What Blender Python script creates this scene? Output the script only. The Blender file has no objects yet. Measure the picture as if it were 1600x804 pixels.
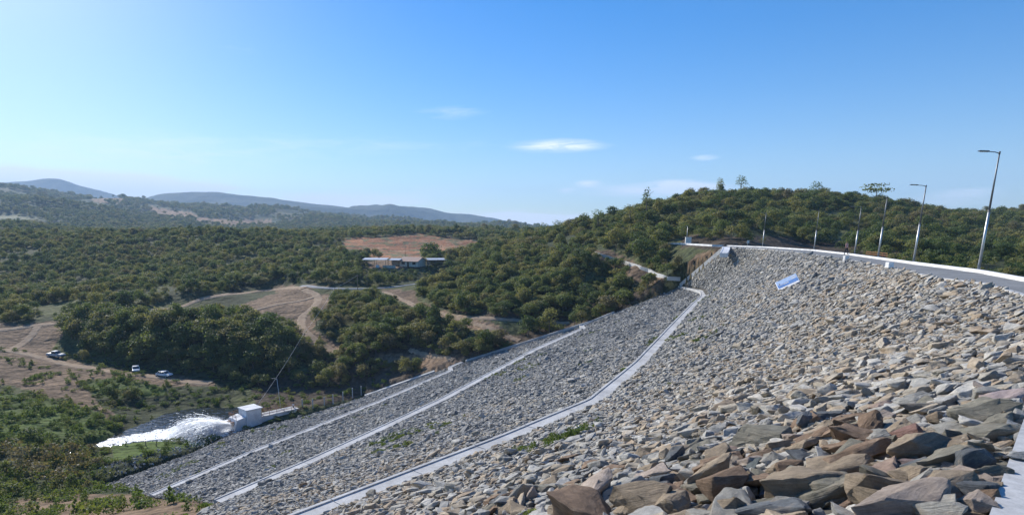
import bpy, bmesh, math, random
import numpy as np
from mathutils import Vector, Matrix, Euler
from mathutils.bvhtree import BVHTree
R = math.radians
random.seed(7)
rng = np.random.default_rng(11)
S = bpy.context.scene
COL = S.collection

# ------------------------------------------------------------------ camera, sky, sun, exposure
FPX, PITCH, PPX, PPY = 950.0, R(11.0), 700.0, 552.7     # focal length and principal point in photo pixels (1600 wide)
cd = bpy.data.cameras.new('camera'); cam = bpy.data.objects.new('camera', cd); COL.objects.link(cam)
cd.sensor_width = 36.0; cd.lens = FPX / 1600 * 36
cd.shift_x = (800 - PPX) / 1600; cd.shift_y = (PPY - 402) / 1600
cam.location = (0, 0, 0); cam.rotation_euler = (R(90) - PITCH, 0, 0)
cd.clip_start = 0.1; cd.clip_end = 60000
S.camera = cam
SUN_AZ, SUN_EL = R(-38), R(31)           # azimuth clockwise from the view direction (+Y), elevation
S.view_settings.view_transform = 'Standard'; S.view_settings.look = 'None'
S.view_settings.exposure = 0.5; S.view_settings.gamma = 1.0
S.cycles.max_bounces = 5; S.cycles.diffuse_bounces = 2; S.cycles.glossy_bounces = 2
S.cycles.transmission_bounces = 2; S.cycles.volume_bounces = 1; S.cycles.transparent_max_bounces = 6
S.cycles.use_adaptive_sampling = True
world = bpy.data.worlds.new('World'); S.world = world; world.use_nodes = True
sd = bpy.data.lights.new('sun', 'SUN'); sd.energy = 5.0; sd.angle = R(0.5); sd.color = (1.0, 0.95, 0.87)
sun = bpy.data.objects.new('sun', sd); COL.objects.link(sun)
sdir = Vector((math.sin(SUN_AZ) * math.cos(SUN_EL), math.cos(SUN_AZ) * math.cos(SUN_EL), math.sin(SUN_EL)))
sun.rotation_euler = sdir.to_track_quat('Z', 'Y').to_euler()

CP, SP = math.cos(PITCH), math.sin(PITCH)
def ray(px, py):
    a = (px - PPX) / FPX; b = (PPY - py) / FPX
    return np.array([a, CP + b * SP, -SP + b * CP])
def at_z(px, py, z):
    d = ray(px, py); return d * (z / d[2])
def at_y(px, py, y):
    d = ray(px, py); return d * (y / d[1])
def project(x, y, z):
    fwd = y * CP - z * SP; up = y * SP + z * CP
    fwd = np.where(np.abs(fwd) < 1e-6, 1e-6, fwd)
    return PPX + FPX * x / fwd, PPY - FPX * up / fwd

# ------------------------------------------------------------------ node helpers
class NT:
    def __init__(s, tree):
        s.t = tree; s.n = tree.nodes; s.l = tree.links
    def node(s, typ, **kw):
        nd = s.n.new(typ)
        for k, v in kw.items():
            if k == 'ins':
                for kk, vv in v.items():
                    if isinstance(vv, bpy.types.NodeSocket): s.l.new(vv, nd.inputs[kk])
                    else: nd.inputs[kk].default_value = vv
            else: setattr(nd, k, v)
        return nd
    def math(s, op, a, b=0.0, c=None, clamp=False):
        nd = s.n.new('ShaderNodeMath'); nd.operation = op; nd.use_clamp = clamp
        for i, v in enumerate((a, b) if c is None else (a, b, c)):
            if isinstance(v, bpy.types.NodeSocket): s.l.new(v, nd.inputs[i])
            else: nd.inputs[i].default_value = v
        return nd.outputs[0]
    def mix(s, f, a, b, mode='MIX'):
        nd = s.n.new('ShaderNodeMix'); nd.data_type = 'RGBA'; nd.blend_type = mode
        for i, v in ((0, f), (6, a), (7, b)):
            if isinstance(v, bpy.types.NodeSocket): s.l.new(v, nd.inputs[i])
            elif i == 0: nd.inputs[0].default_value = v
            else: nd.inputs[i].default_value = (*v, 1) if len(v) == 3 else v
        return nd.outputs[2]
    def ramp(s, f, stops, interp='LINEAR'):
        nd = s.n.new('ShaderNodeValToRGB'); nd.color_ramp.interpolation = interp
        e = nd.color_ramp.elements
        while len(e) < len(stops): e.new(0.5)
        for i, (p, c) in enumerate(stops):
            e[i].position = p
            e[i].color = (c, c, c, 1) if isinstance(c, (int, float)) else (*c, 1)
        s.l.new(f, nd.inputs[0]); return nd.outputs[0]
    def noise(s, vec, scale, detail=4, rough=0.55, dist=0.0):
        nd = s.n.new('ShaderNodeTexNoise'); nd.inputs['Scale'].default_value = scale
        nd.inputs['Detail'].default_value = detail; nd.inputs['Roughness'].default_value = rough
        nd.inputs['Distortion'].default_value = dist
        if vec is not None: s.l.new(vec, nd.inputs['Vector'])
        return nd.outputs[0]
    def maprange(s, v, a, b, c=0.0, d=1.0):
        nd = s.n.new('ShaderNodeMapRange'); s.l.new(v, nd.inputs[0])
        for i, q in enumerate((a, b, c, d)): nd.inputs[i + 1].default_value = q
        return nd.outputs[0]
def new_mat(name, rough=0.8, spec=0.3):
    m = bpy.data.materials.new(name); m.use_nodes = True
    nt = NT(m.node_tree); b = m.node_tree.nodes['Principled BSDF']
    b.inputs['Roughness'].default_value = rough; b.inputs['Specular IOR Level'].default_value = spec
    return m, nt, b
def bump(nt, bsdf, h, strength, dist):
    nd = nt.node('ShaderNodeBump', ins={'Height': h}); nd.inputs['Strength'].default_value = strength
    nd.inputs['Distance'].default_value = dist; nt.l.new(nd.outputs[0], bsdf.inputs['Normal'])
def pos(nt): return nt.node('ShaderNodeNewGeometry').outputs['Position']
def plain(name, col, rough=0.6, spec=0.3, metal=0.0, var=0.15, scale=6.0, bmp=0.15):
    m, nt, b = new_mat(name, rough, spec)
    tc = nt.node('ShaderNodeTexCoord').outputs['Object']
    n = nt.noise(tc, scale, 5, 0.6)
    f = nt.maprange(n, 0.3, 0.7)
    dark = tuple(c * (1 - var) for c in col); lite = tuple(min(1, c * (1 + var)) for c in col)
    nt.l.new(nt.mix(f, dark, lite), b.inputs['Base Color'])
    b.inputs['Metallic'].default_value = metal
    if bmp: bump(nt, b, n, bmp, 0.02)
    return m

# world: sky texture plus thin wisps of cloud low over the hills
wn = NT(world.node_tree); bg = world.node_tree.nodes['Background']
sky = wn.node('ShaderNodeTexSky', sky_type='NISHITA', sun_disc=False, sun_elevation=SUN_EL, sun_rotation=SUN_AZ,
              altitude=300.0, air_density=1.0, dust_density=0.38, ozone_density=2.2)
tc = wn.node('ShaderNodeTexCoord').outputs['Generated']
sx = wn.node('ShaderNodeSeparateXYZ', ins={0: tc})
az = wn.math('ARCTAN2', sx.outputs[0], sx.outputs[1]); el = wn.math('ARCSINE', sx.outputs[2])
cv = wn.node('ShaderNodeCombineXYZ', ins={0: wn.math('MULTIPLY', az, 1.0), 1: wn.math('MULTIPLY', el, 7.0), 2: 0.0}).outputs[0]
cn = wn.noise(cv, 14.0, 7, 0.62, 0.6)
tot = None
for px, py, sa, se, k in [(875, 228, 52, 7, 1.0), (1030, 297, 85, 8, 1.0), (1050, 286, 30, 5, .7), (1075, 292, 34, 6, .8),
                          (918, 287, 18, 5, .6), (1102, 246, 16, 4, .5), (885, 297, 12, 4, .4), (205, 299, 75, 14, 2.0), (130, 281, 120, 9, 1.5),
                          (20, 273, 100, 9, 1.4), (330, 293, 40, 6, .9), (500, 316, 140, 10, 1.3), (780, 346, 110, 13, 1.4), (850, 340, 90, 8, .7),
                          (1480, 312, 50, 9, .4), (1520, 299, 26, 5, .35), (340, 75, 160, 12, .1), (710, 175, 60, 12, .2), (200, 240, 240, 22, .25), (600, 300, 200, 14, .2), (520, 225, 300, 16, .16)]:
    d = ray(px, py); d = d / np.linalg.norm(d)
    a0, e0 = math.atan2(d[0], d[1]), math.asin(d[2])
    u = wn.math('DIVIDE', wn.math('SUBTRACT', az, a0), sa / FPX * 0.9)
    v = wn.math('DIVIDE', wn.math('SUBTRACT', el, e0), se / FPX * 0.9)
    r2 = wn.math('ADD', wn.math('MULTIPLY', u, u), wn.math('MULTIPLY', v, v))
    g = wn.math('MULTIPLY', wn.math('POWER', 2.718, wn.math('MULTIPLY', r2, -0.9)), k)
    tot = g if tot is None else wn.math('ADD', tot, g)
cl = wn.math('MULTIPLY', tot, wn.maprange(cn, 0.25, 0.75, 0.1, 1.9))
cl = wn.math('MULTIPLY', wn.maprange(cl, 0.08, 0.9, 0.0, 1.0), 0.95, clamp=True)
hs = wn.node('ShaderNodeHueSaturation', ins={'Color': sky.outputs[0], 'Saturation': 1.62, 'Hue': 0.51, 'Value': 1.0})
skyc = wn.mix(cl, hs.outputs[0], (9.0, 9.3, 9.8))
world.node_tree.links.new(skyc, bg.inputs['Color']); bg.inputs['Strength'].default_value = 0.11

# ------------------------------------------------------------------ object helpers
def link(o, parent=None):
    COL.objects.link(o)
    if parent is not None: o.parent = parent
    return o
def tag(o, label=None, cat=None, group=None, kind=None):
    if label: o['label'] = label
    if cat: o['category'] = cat
    if group: o['group'] = group
    if kind: o['kind'] = kind
    return o
def thing(name, label, cat, loc=(0, 0, 0), rz=0.0, group=None):
    o = bpy.data.objects.new(name, None); o.empty_display_size = 0.2; link(o)
    o.location = loc; o.rotation_euler = (0, 0, rz)
    return tag(o, label, cat, group)
def mesh_obj(name, V, F, mat, parent=None, smooth=False):
    me = bpy.data.meshes.new(name)
    me.from_pydata([tuple(map(float, v)) for v in V], [], [tuple(map(int, f)) for f in F]); me.validate()
    for m in (mat if isinstance(mat, (list, tuple)) else [mat]): me.materials.append(m)
    if smooth: me.polygons.foreach_set('use_smooth', [True] * len(me.polygons))
    return link(bpy.data.objects.new(name, me), parent)
def bm_obj(name, bm, mat, parent=None, smooth=False):
    bmesh.ops.recalc_face_normals(bm, faces=bm.faces)
    me = bpy.data.meshes.new(name); bm.to_mesh(me); bm.free()
    for m in (mat if isinstance(mat, (list, tuple)) else [mat]): me.materials.append(m)
    if smooth: me.polygons.foreach_set('use_smooth', [True] * len(me.polygons))
    return link(bpy.data.objects.new(name, me), parent)
def box(bm, c, s, rot=None, bev=0.0):
    r = bmesh.ops.create_cube(bm, size=1.0); vs = r['verts']
    bmesh.ops.scale(bm, vec=s, verts=vs)
    if bev:
        es = list({e for v in vs for e in v.link_edges})
        g = bmesh.ops.bevel(bm, geom=es, offset=bev, segments=2, affect='EDGES', profile=0.6)
        vs = list({v for f in g['faces'] for v in f.verts} | {v for v in vs if v.is_valid})
    M = Matrix.Translation(c) @ (rot.to_matrix().to_4x4() if rot is not None else Matrix.Identity(4))
    bmesh.ops.transform(bm, matrix=M, verts=vs)
def tube(bm, pts, r0, r1=None, seg=8, cap=True):
    r1 = r0 if r1 is None else r1
    pts = [Vector(p) for p in pts]; rings = []
    for i, p in enumerate(pts):
        t = (pts[min(i + 1, len(pts) - 1)] - pts[max(i - 1, 0)]).normalized()
        a = Vector((0, 0, 1)) if abs(t.z) < 0.95 else Vector((1, 0, 0))
        u = t.cross(a).normalized(); v = t.cross(u)
        rr = r0 + (r1 - r0) * i / max(1, len(pts) - 1)
        rings.append([bm.verts.new(p + (u * math.cos(k * 2 * math.pi / seg) + v * math.sin(k * 2 * math.pi / seg)) * rr) for k in range(seg)])
    for a, b in zip(rings, rings[1:]):
        for k in range(seg): bm.faces.new((a[k], a[(k + 1) % seg], b[(k + 1) % seg], b[k]))
    if cap: bm.faces.new(rings[0]); bm.faces.new(rings[-1][::-1])
def prism(bm, poly, y0, y1, axis='y'):
    def P(a, b, c): return (a, c, b) if axis == 'y' else ((c, a, b) if axis == 'x' else (a, b, c))
    A = [bm.verts.new(P(a, b, y0)) for a, b in poly]; B = [bm.verts.new(P(a, b, y1)) for a, b in poly]
    bm.faces.new(A); bm.faces.new(B[::-1]); n = len(poly)
    for i in range(n): bm.faces.new((A[i], A[(i + 1) % n], B[(i + 1) % n], B[i]))
def resample(P, n, closed=False):
    P = np.asarray(P, float); d = np.r_[0, np.cumsum(np.linalg.norm(np.diff(P, axis=0), axis=1))]
    t = np.linspace(0, d[-1], n)
    return np.stack([np.interp(t, d, P[:, k]) for k in range(P.shape[1])], 1)
def smooth_poly(P, it=2):
    P = np.asarray(P, float)
    for _ in range(it):
        Q = [P[0]]
        for a, b in zip(P[:-1], P[1:]): Q += [a * .75 + b * .25, a * .25 + b * .75]
        P = np.array(Q + [P[-1]])
    return P

# numpy gradient-ish value noise
def _h(ix, iy, s):
    n = (ix * 374761393 + iy * 668265263 + s * 974711) & 0x7fffffff
    n = ((n ^ (n >> 13)) * 1274126177) & 0x7fffffff
    return ((n ^ (n >> 16)) & 0xffff) / 32767.5 - 1.0
def vnoise(x, y, s=0):
    x = np.asarray(x, float); y = np.asarray(y, float)
    xi = np.floor(x).astype(np.int64); yi = np.floor(y).astype(np.int64); fx = x - xi; fy = y - yi
    fx = fx * fx * (3 - 2 * fx); fy = fy * fy * (3 - 2 * fy)
    a = _h(xi, yi, s); b = _h(xi + 1, yi, s); c = _h(xi, yi + 1, s); d = _h(xi + 1, yi + 1, s)
    return (a + (b - a) * fx) * (1 - fy) + (c + (d - c) * fx) * fy
def fbm(x, y, s=0, o=4, g=0.5):
    t = 0; a = 1.0; n = 0
    for i in range(o):
        t = t + a * vnoise(x * 2 ** i + 17.3 * i, y * 2 ** i - 9.1 * i, s + i); n += a; a *= g
    return t / n
def in_poly(px, py, poly):
    inside = np.zeros(np.shape(px), bool); n = len(poly)
    for i in range(n):
        x1, y1 = poly[i]; x2, y2 = poly[(i + 1) % n]
        if y1 == y2: continue
        c = ((y1 > py) != (y2 > py)) & (px < (x2 - x1) * (py - y1) / (y2 - y1) + x1)
        inside ^= c
    return inside

# ------------------------------------------------------------------ the dam: levels from crest edge to toe
ZC, Z1, Z2, Z3, ZT = -2.5, -12.0, -21.5, -30.5, -38.0
def lv(pts, z): return np.array([at_z(a, b, z) for a, b in pts])
L0 = lv([(1572, 804), (1606, 690), (1645, 565), (1655, 492), (1602, 463), (1542, 444), (1464, 434.6), (1393, 419), (1324, 405.5), (1260, 396.5), (1200, 389.5), (1135, 386.5)], ZC)
L0 = np.vstack([L0[0] + (L0[0] - L0[1]) / np.linalg.norm(L0[0] - L0[1]) * 14, L0])
L1 = lv([(500, 804), (650, 745), (790, 690), (930, 630), (1000, 570), (1050, 515), (1086, 476), (1101, 463), (1096, 455), (1062, 448)], Z1)
L1 = np.vstack([L1[0] + (L1[0] - L1[1]) / np.linalg.norm(L1[0] - L1[1]) * 14, L1])
L2 = lv([(341, 788), (489, 723), (600, 671), (694, 626), (835, 549), (912, 514), (908, 510), (925, 503)], Z2)
L2[-1] = at_z(925, 503, Z2 + 1.0)
L3 = lv([(238, 776), (404, 704), (476, 676), (600, 626), (705, 580), (703, 575), (722, 567)], Z3)
L3[-1] = at_z(722, 567, Z3 + 0.8)
L4 = lv([(165, 758), (300, 708), (364, 678), (480, 650), (565, 622)], ZT)
NS = 240
lev = [resample(L, NS) for L in (L0, L1, L2, L3, L4)]
steps = [36, 40, 40, 36]
rows = []
for b in range(4):
    for k in range(steps[b]):
        t = k / steps[b]; rows.append(lev[b] * (1 - t) + lev[b + 1] * t)
rows.append(lev[4])
EXT = 14
rows.append(lev[4] + np.array([0, 0, -1.2]) + (lev[4] - lev[3]) * 0.05)
G = np.array(rows)                        # [row, station, xyz]
G = np.concatenate([G], 0)
def grid_faces(nr, nc, off=0):
    i = np.arange(nr - 1)[:, None] * nc + np.arange(nc - 1)[None, :] + off
    return np.stack([i, i + 1, i + nc + 1, i + nc], -1).reshape(-1, 4)
# kerb line on the far side of the crest road
K0 = lv([(1600, 440), (1530, 426.5), (1424, 412.5), (1324, 398), (1272, 392), (1200, 387), (1135, 384.3)], ZC)
n0 = np.array([.72, -.69, 0])
K0 = np.vstack([L0[0] + n0 * 4.6, L0[1] + n0 * 4.6, L0[2] + n0 * 4.7, L0[3] + n0 * 4.8, L0[4] + n0 * 5.2, K0])
KR = resample(K0, NS)
KOUT = KR + np.array([1.2, -.5, -.1])
BENCH = np.array([at_y(1138, 385.5, 137.5), at_y(1112, 384, 150), at_y(1075, 381.8, 166), at_y(1040, 380.3, 174)])
KTOE = KR + np.array([16, -7, -9.0])
def fast_mesh(name, V, F, mats, smooth=True):
    me = bpy.data.meshes.new(name); V = np.asarray(V, np.float32); F = np.asarray(F, np.int32)
    me.vertices.add(len(V)); me.vertices.foreach_set('co', V.ravel())
    me.loops.add(F.size); me.loops.foreach_set('vertex_index', F.ravel())
    me.polygons.add(len(F)); k = F.shape[1]
    me.polygons.foreach_set('loop_start', np.arange(0, F.size, k, dtype=np.int32))
    me.polygons.foreach_set('loop_total', np.full(len(F), k, np.int32))
    me.update(calc_edges=True)
    me.polygons.foreach_set('use_smooth', np.full(len(F), smooth))
    for m in mats: me.materials.append(m)
    return me
allrows = np.concatenate([np.array([KTOE, KOUT, KR]), G], 0)
DV = allrows.reshape(-1, 3); DF = grid_faces(allrows.shape[0], NS)
dam_bvh = BVHTree.FromPolygons([tuple(v) for v in DV], [tuple(map(int, f)) for f in DF])
# ------------------------------------------------------------------ terrain: one height field H(x, y)
CPTS = []
def TY(px, py, y): CPTS.append(at_y(px, py, y))
def TZ(px, py, z): CPTS.append(at_z(px, py, z))
def W(x, y, z): CPTS.append(np.array([x, y, z], float))
# near abutment, left of the dam and under the camera
W(-8, 6, -5.5); W(-16, 6, -7); W(-8, 14, -9.5); W(-16, 20, -12); W(-30, 20, -14); W(-12, 26, -14); W(-22, 34, -18); W(-40, 34, -21)
W(-24, 44, -21.5); W(-36, 46, -23.5); W(-55, 48, -27); W(-34, 56, -26.5); W(-50, 60, -30.5); W(-75, 60, -31.5)
for p in [(341, 790), (290, 783)]: TZ(*p, -22.3)
TZ(240, 778, -30.2); TZ(200, 772, -31.5); TZ(160, 768, -33.5); TZ(100, 775, -33.5); TZ(40, 775, -34); TZ(0, 790, -33)
TZ(60, 755, -35.5); TZ(0, 740, -35.8); TZ(150, 745, -36.8); TZ(0, 690, -36.5); TZ(90, 690, -36.8)
# valley floor and river
for p in [(170, 700), (230, 690), (300, 682)]: TZ(*p, -38.2)
for p in [(200, 676), (260, 662), (290, 650), (340, 640), (330, 665), (370, 655), (250, 650)]: TZ(*p, -39.2)
TZ(260, 628, -38.4); TZ(330, 612, -37.6)
TZ(420, 640, -38.0); TZ(470, 634, -37.6); TZ(520, 622, -37.4); TZ(300, 700, -38.2); TZ(364, 682, -38.6)
TZ(0, 640, -35.5); TZ(100, 640, -36.5); TZ(180, 650, -37); TZ(60, 590, -35); TZ(130, 605, -36); TZ(200, 606, -36.2); TZ(240, 616, -37.2)
TZ(190, 628, -38.2); TZ(225, 624, -38.4)
TZ(0, 575, -33.8); TZ(85, 560, -34.4); TZ(150, 575, -35.2); TZ(210, 582, -35.6); TZ(257, 592, -36); TZ(330, 598, -36.6); TZ(400, 604, -37)
TZ(0, 548, -32.6); TZ(60, 545, -33); TZ(0, 517, -29.6); TZ(70, 512, -29); TZ(40, 530, -31.5)
# wooded bank behind the parked cars, its top a shelf with the far dirt road
TZ(130, 545, -33.5); TZ(200, 566, -35); TZ(280, 578, -35.8); TZ(360, 588, -36.3); TZ(440, 594, -36.8)
TZ(130, 520, -29.3); TZ(200, 524, -28.8); TZ(280, 530, -28.6); TZ(360, 532, -28.6); TZ(430, 545, -30); TZ(460, 572, -33.5)
TZ(90, 507, -28.5); TZ(180, 494, -27); TZ(280, 477, -25.5); TZ(380, 458, -23.5); TZ(440, 449, -22)
TZ(0, 490, -27); TZ(100, 480, -25.5); TZ(200, 470, -24); TZ(300, 455, -21)
TZ(330, 505, -27.3); TZ(400, 492, -26.3); TZ(370, 484, -25.4); TZ(440, 480, -24.5); TZ(480, 470, -23.4)
TZ(470, 500, -27); TZ(480, 530, -29.6); TZ(540, 544, -31.2); TZ(500, 550, -32)
TZ(500, 590, -36.4); TZ(560, 604, -36.5); TZ(470, 605, -37)
# forested ridge on the left
TY(-250, 462, 300); TY(0, 455, 300); TY(150, 448, 300); TY(320, 438, 290); TY(450, 432, 270)
for px, py, y in [(-250, 405, 390), (0, 405, 390), (150, 400, 390), (280, 400, 380), (400, 395, 370)]: TY(px, py, y)
for px, py, y in [(-250, 370, 470), (0, 372, 470), (120, 371, 470), (220, 368, 470), (320, 364, 470), (400, 367, 460), (480, 378, 430), (520, 392, 380)]: TY(px, py, y)
for px in (-250, 0, 150, 300, 420): TY(px, 382, 640)
TY(0, 352, 760); TY(60, 356, 800); TY(130, 366, 800); TY(300, 368, 800); TY(450, 366, 760)
# road and house shelf
TZ(480, 451, -20.5); TZ(560, 453, -20.5); TZ(620, 448, -20); TZ(690, 435, -18.5); TZ(510, 438, -18); TZ(600, 430, -17)
TY(570, 415, 290); TY(640, 415, 290); TY(690, 414, 285); TY(560, 403, 340); TY(650, 404, 330); TY(720, 402, 320); TY(500, 420, 290)
TY(545, 373, 470); TY(610, 368, 500); TY(680, 366, 520); TY(750, 382, 440); TY(760, 395, 360); TY(460, 400, 370)
TY(620, 366, 700); TY(700, 364, 760); TY(780, 366, 760); TY(830, 368, 760); TY(540, 366, 640)
# bush knoll, shelves and cuttings left of the dam
TY(560, 462, 212); TY(600, 475, 200); TY(540, 500, 182); TY(610, 512, 172); TY(680, 510, 163); TY(560, 532, 162)
TZ(640, 465, -20.7); TZ(690, 491, -22); TZ(750, 509, -23.2); TZ(805, 530, -25.2)
TY(620, 545, 156); TY(690, 548, 149); TY(740, 530, 148); TZ(660, 570, -29.5); TZ(610, 575, -30.5); TZ(560, 570, -32.2); TZ(620, 590, -34); TZ(560, 592, -35)
TY(760, 495, 160); TY(850, 498, 158); TY(890, 505, 156)
# contact with the left abutment (terrain edge just at the rock)
TZ(1120, 408, -5); TZ(1095, 427, -8.5); TZ(1062, 446, -11.8); TZ(1000, 477, -16.8); TZ(925, 502, -20.3); TZ(860, 526, -24); TZ(790, 552, -27.5); TZ(722, 566, -29.6)
TZ(650, 590, -33.3); TZ(600, 606, -35.6)
# hill 1, left of the dam end
TZ(640, 452, -19.5); TY(700, 450, 205); TY(770, 440, 205); TY(750, 470, 182); TY(840, 470, 172); TY(930, 470, 163)
TY(720, 420, 240); TY(780, 400, 260); TY(830, 390, 250); TY(850, 420, 215); TY(900, 425, 190); TY(960, 440, 172); TY(1020, 425, 160)
TY(800, 375, 340); TY(850, 371, 330); TY(880, 366, 300); TY(915, 395, 185); TY(985, 418, 166)
TY(900, 362, 270); TY(960, 353, 240); TY(1005, 344, 225); TY(1035, 343, 220); TY(1060, 372, 196); TY(1000, 380, 185); TY(950, 385, 195)
for px in (850, 920, 1000): TY(px, 372, 420)
# crest end bench and hill 2 behind the far end of the road
TY(1075, 382, 167); TY(1045, 381, 176); TY(1110, 384.5, 152); TY(1085, 398, 158)
TY(1120, 350, 190); TY(1100, 330, 225); TY(1060, 325, 240); TY(1050, 324, 270); TY(1080, 314, 290); TY(1150, 312, 300); TY(1200, 312, 300); TY(1280, 313, 300); TY(1340, 318, 300); TY(1400, 326, 300)
TY(1450, 334, 300); TY(1490, 346, 310); TY(1200, 350, 215); TY(1300, 350, 215); TY(1400, 356, 215); TY(1480, 368, 210)
for px in (1080, 1200, 1330, 1420): TY(px, 345, 420)
TY(1200, 388.5, 150); TY(1300, 392, 150); TY(1400, 400, 128); TY(1500, 410, 118); TY(1600, 424, 105); TY(1700, 430, 95); TY(1250, 386, 170); TY(1350, 385, 170); TY(1450, 395, 150); TY(1550, 405, 140)
TY(1520, 342, 380); TY(1560, 338, 380); TY(1600, 334, 380); TY(1700, 330, 380); TY(1540, 385, 210); TY(1620, 385, 210); TY(1570, 358, 290); TY(1650, 360, 290); TY(1800, 330, 380); TY(1800, 400, 200)
for px in (1520, 1600, 1750): TY(px, 350, 520)
for t, z in ((-10, -4.5), (30, -4.2), (60, -4.0), (100, -3.8)):
    i = int(np.clip((t + 14) / 180 * NS, 0, NS - 1)); W(KR[i, 0] + 14, max(4, KR[i, 1] - 6), z - 2)
W(60, 40, -7); W(90, 90, -6); W(110, 110, -5); W(40, 8, -7)
# middle distance, then far hills
for px in range(-250, 1900, 300): TY(px, 372, 1000)
for px, py, y in [(-250, 300, 1500), (-100, 312, 1500), (0, 316, 1450), (70, 322, 1500), (140, 336, 1450), (220, 346, 1450), (330, 352, 1450), (430, 358, 1450), (560, 360, 1450), (700, 362, 1450), (830, 364, 1450),
                  (-250, 280, 2500), (-100, 284, 2500), (0, 291, 2500), (60, 298, 2500), (110, 305, 2500), (160, 311, 2500), (240, 317, 2500), (300, 321, 2500), (400, 327, 2500), (480, 334, 2600), (550, 341, 2700), (620, 348, 2800), (700, 354, 2900), (780, 359, 3000), (860, 362, 3000),
                  (150, 322, 1900), (260, 333, 1900), (360, 340, 1900), (0, 305, 1900), (480, 347, 1900), (600, 354, 1900), (720, 358, 1900)]: TY(px, py, y)
for px in range(950, 1900, 200): TY(px, 363, 1700); TY(px, 363, 2700)
for px in range(-250, 1900, 200): TY(px, 372, 4200); TY(px, 369, 9000); TY(px, 368.5, 20000)
for t in (-300, 1850): TY(t, 600 if t < 0 else 440, 140 if t < 0 else 90); TY(t, 520 if t < 0 else 395, 200)
CP_ = np.array(CPTS)
US = 1.25
def uv(x, y): return np.stack([x / y * US, np.log(y)], -1)
_A = uv(CP_[:, 0], CP_[:, 1]); _w = CP_[:, 2] / CP_[:, 1]
C2 = 0.035 ** 2
def kern(P, Q): return np.sqrt(((P[:, None, :] - Q[None]) ** 2).sum(-1) + C2)
n = len(_A); Kk = kern(_A, _A) - np.eye(n) * 0.004
P1 = np.c_[np.ones(n), _A]
M_ = np.block([[Kk, P1], [P1.T, np.zeros((3, 3))]])
sol = np.linalg.lstsq(M_, np.r_[_w, 0, 0, 0], rcond=None)[0]
def H(x, y):
    x = np.asarray(x, float); y = np.asarray(y, float); sh = x.shape
    x = x.ravel(); y = np.maximum(y.ravel(), 3.0); q = uv(x, y); out = np.empty(len(x))
    for a in range(0, len(x), 20000):
        b = slice(a, a + 20000)
        out[b] = kern(q[b], _A) @ sol[:n] + sol[n] + q[b] @ sol[n + 1:]
    z = out * y
    amp = np.interp(y, [3, 60, 150, 300, 500, 900, 1500, 3000, 8000], [.1, .25, .35, 1.1, 3.0, 9, 24, 26, 12])
    L = np.interp(y, [3, 100, 300, 600, 1200, 3000, 8000], [9, 10, 24, 60, 190, 330, 500])
    # blend of fixed-wavelength noises, so that the pattern does not stretch with distance
    z += amp * (np.clip(1 - y / 250, 0, 1) * fbm(x / 9, y / 9, 3, 3) + np.clip(1 - abs(y - 350) / 300, 0, 1) * fbm(x / 30, y / 30, 5, 4)
                + np.clip((y - 450) / 500, 0, 1) * (fbm(x / 190, y / 260, 9, 5) ))
    return z.reshape(sh)
ROADS = {'a': [(-40, 519), (0, 517), (40, 511), (90, 506)], 'b': [(175, 496), (190, 492), (240, 484), (300, 473), (350, 463), (385, 455), (440, 448), (475, 450)],
         'c': [(60, 510), (50, 525), (30, 540), (12, 550)], 'd': [(-40, 545), (0, 547), (30, 551), (60, 558), (100, 568), (150, 577), (200, 584), (260, 592), (330, 600)],
         'e': [(475, 452), (500, 463), (492, 480), (470, 495), (470, 515), (490, 533), (540, 546)], 'f': [(600, 456), (625, 466), (655, 482), (700, 493), (760, 502), (830, 502), (890, 505)],
         'g': [(700, 493), (745, 508), (790, 524), (812, 533)], 'h': [(640, 548), (680, 556), (708, 566)], 'p': [(470, 447), (500, 451), (560, 452), (610, 449), (650, 443), (697, 432)],
         'i': [(385, 488), (425, 478), (470, 470), (500, 462)]}
UU = np.linspace(-1.08, 1.3, 860); YY = np.r_[np.exp(np.linspace(np.log(3.2), np.log(600), 620)), np.exp(np.linspace(np.log(604), np.log(26000), 200))]
TX = UU[None, :] * YY[:, None]; TYY = np.repeat(YY[:, None], len(UU), 1)
TZZ = H(TX, TYY)
RIV = [at_z(a, b, -38.75)[:2] for a, b in [(100, 722), (150, 704), (205, 694), (270, 692), (330, 688), (368, 676), (400, 664), (420, 645), (370, 636), (300, 637), (262, 645), (235, 657), (200, 671), (160, 688), (100, 702)]]
def dam_height(x, y):
    h = dam_bvh.ray_cast(Vector((x, y, 50)), Vector((0, 0, -1)))
    return None if h[0] is None else h[0].z
DH = np.full(TX.shape, np.nan)
sel = np.argwhere((TYY < 172) & (TX > -95) & (TX < 115))
for i, j in sel:
    h = dam_height(TX[i, j], TYY[i, j])
    if h is not None: DH[i, j] = h
inside = ~np.isnan(DH)
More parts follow.
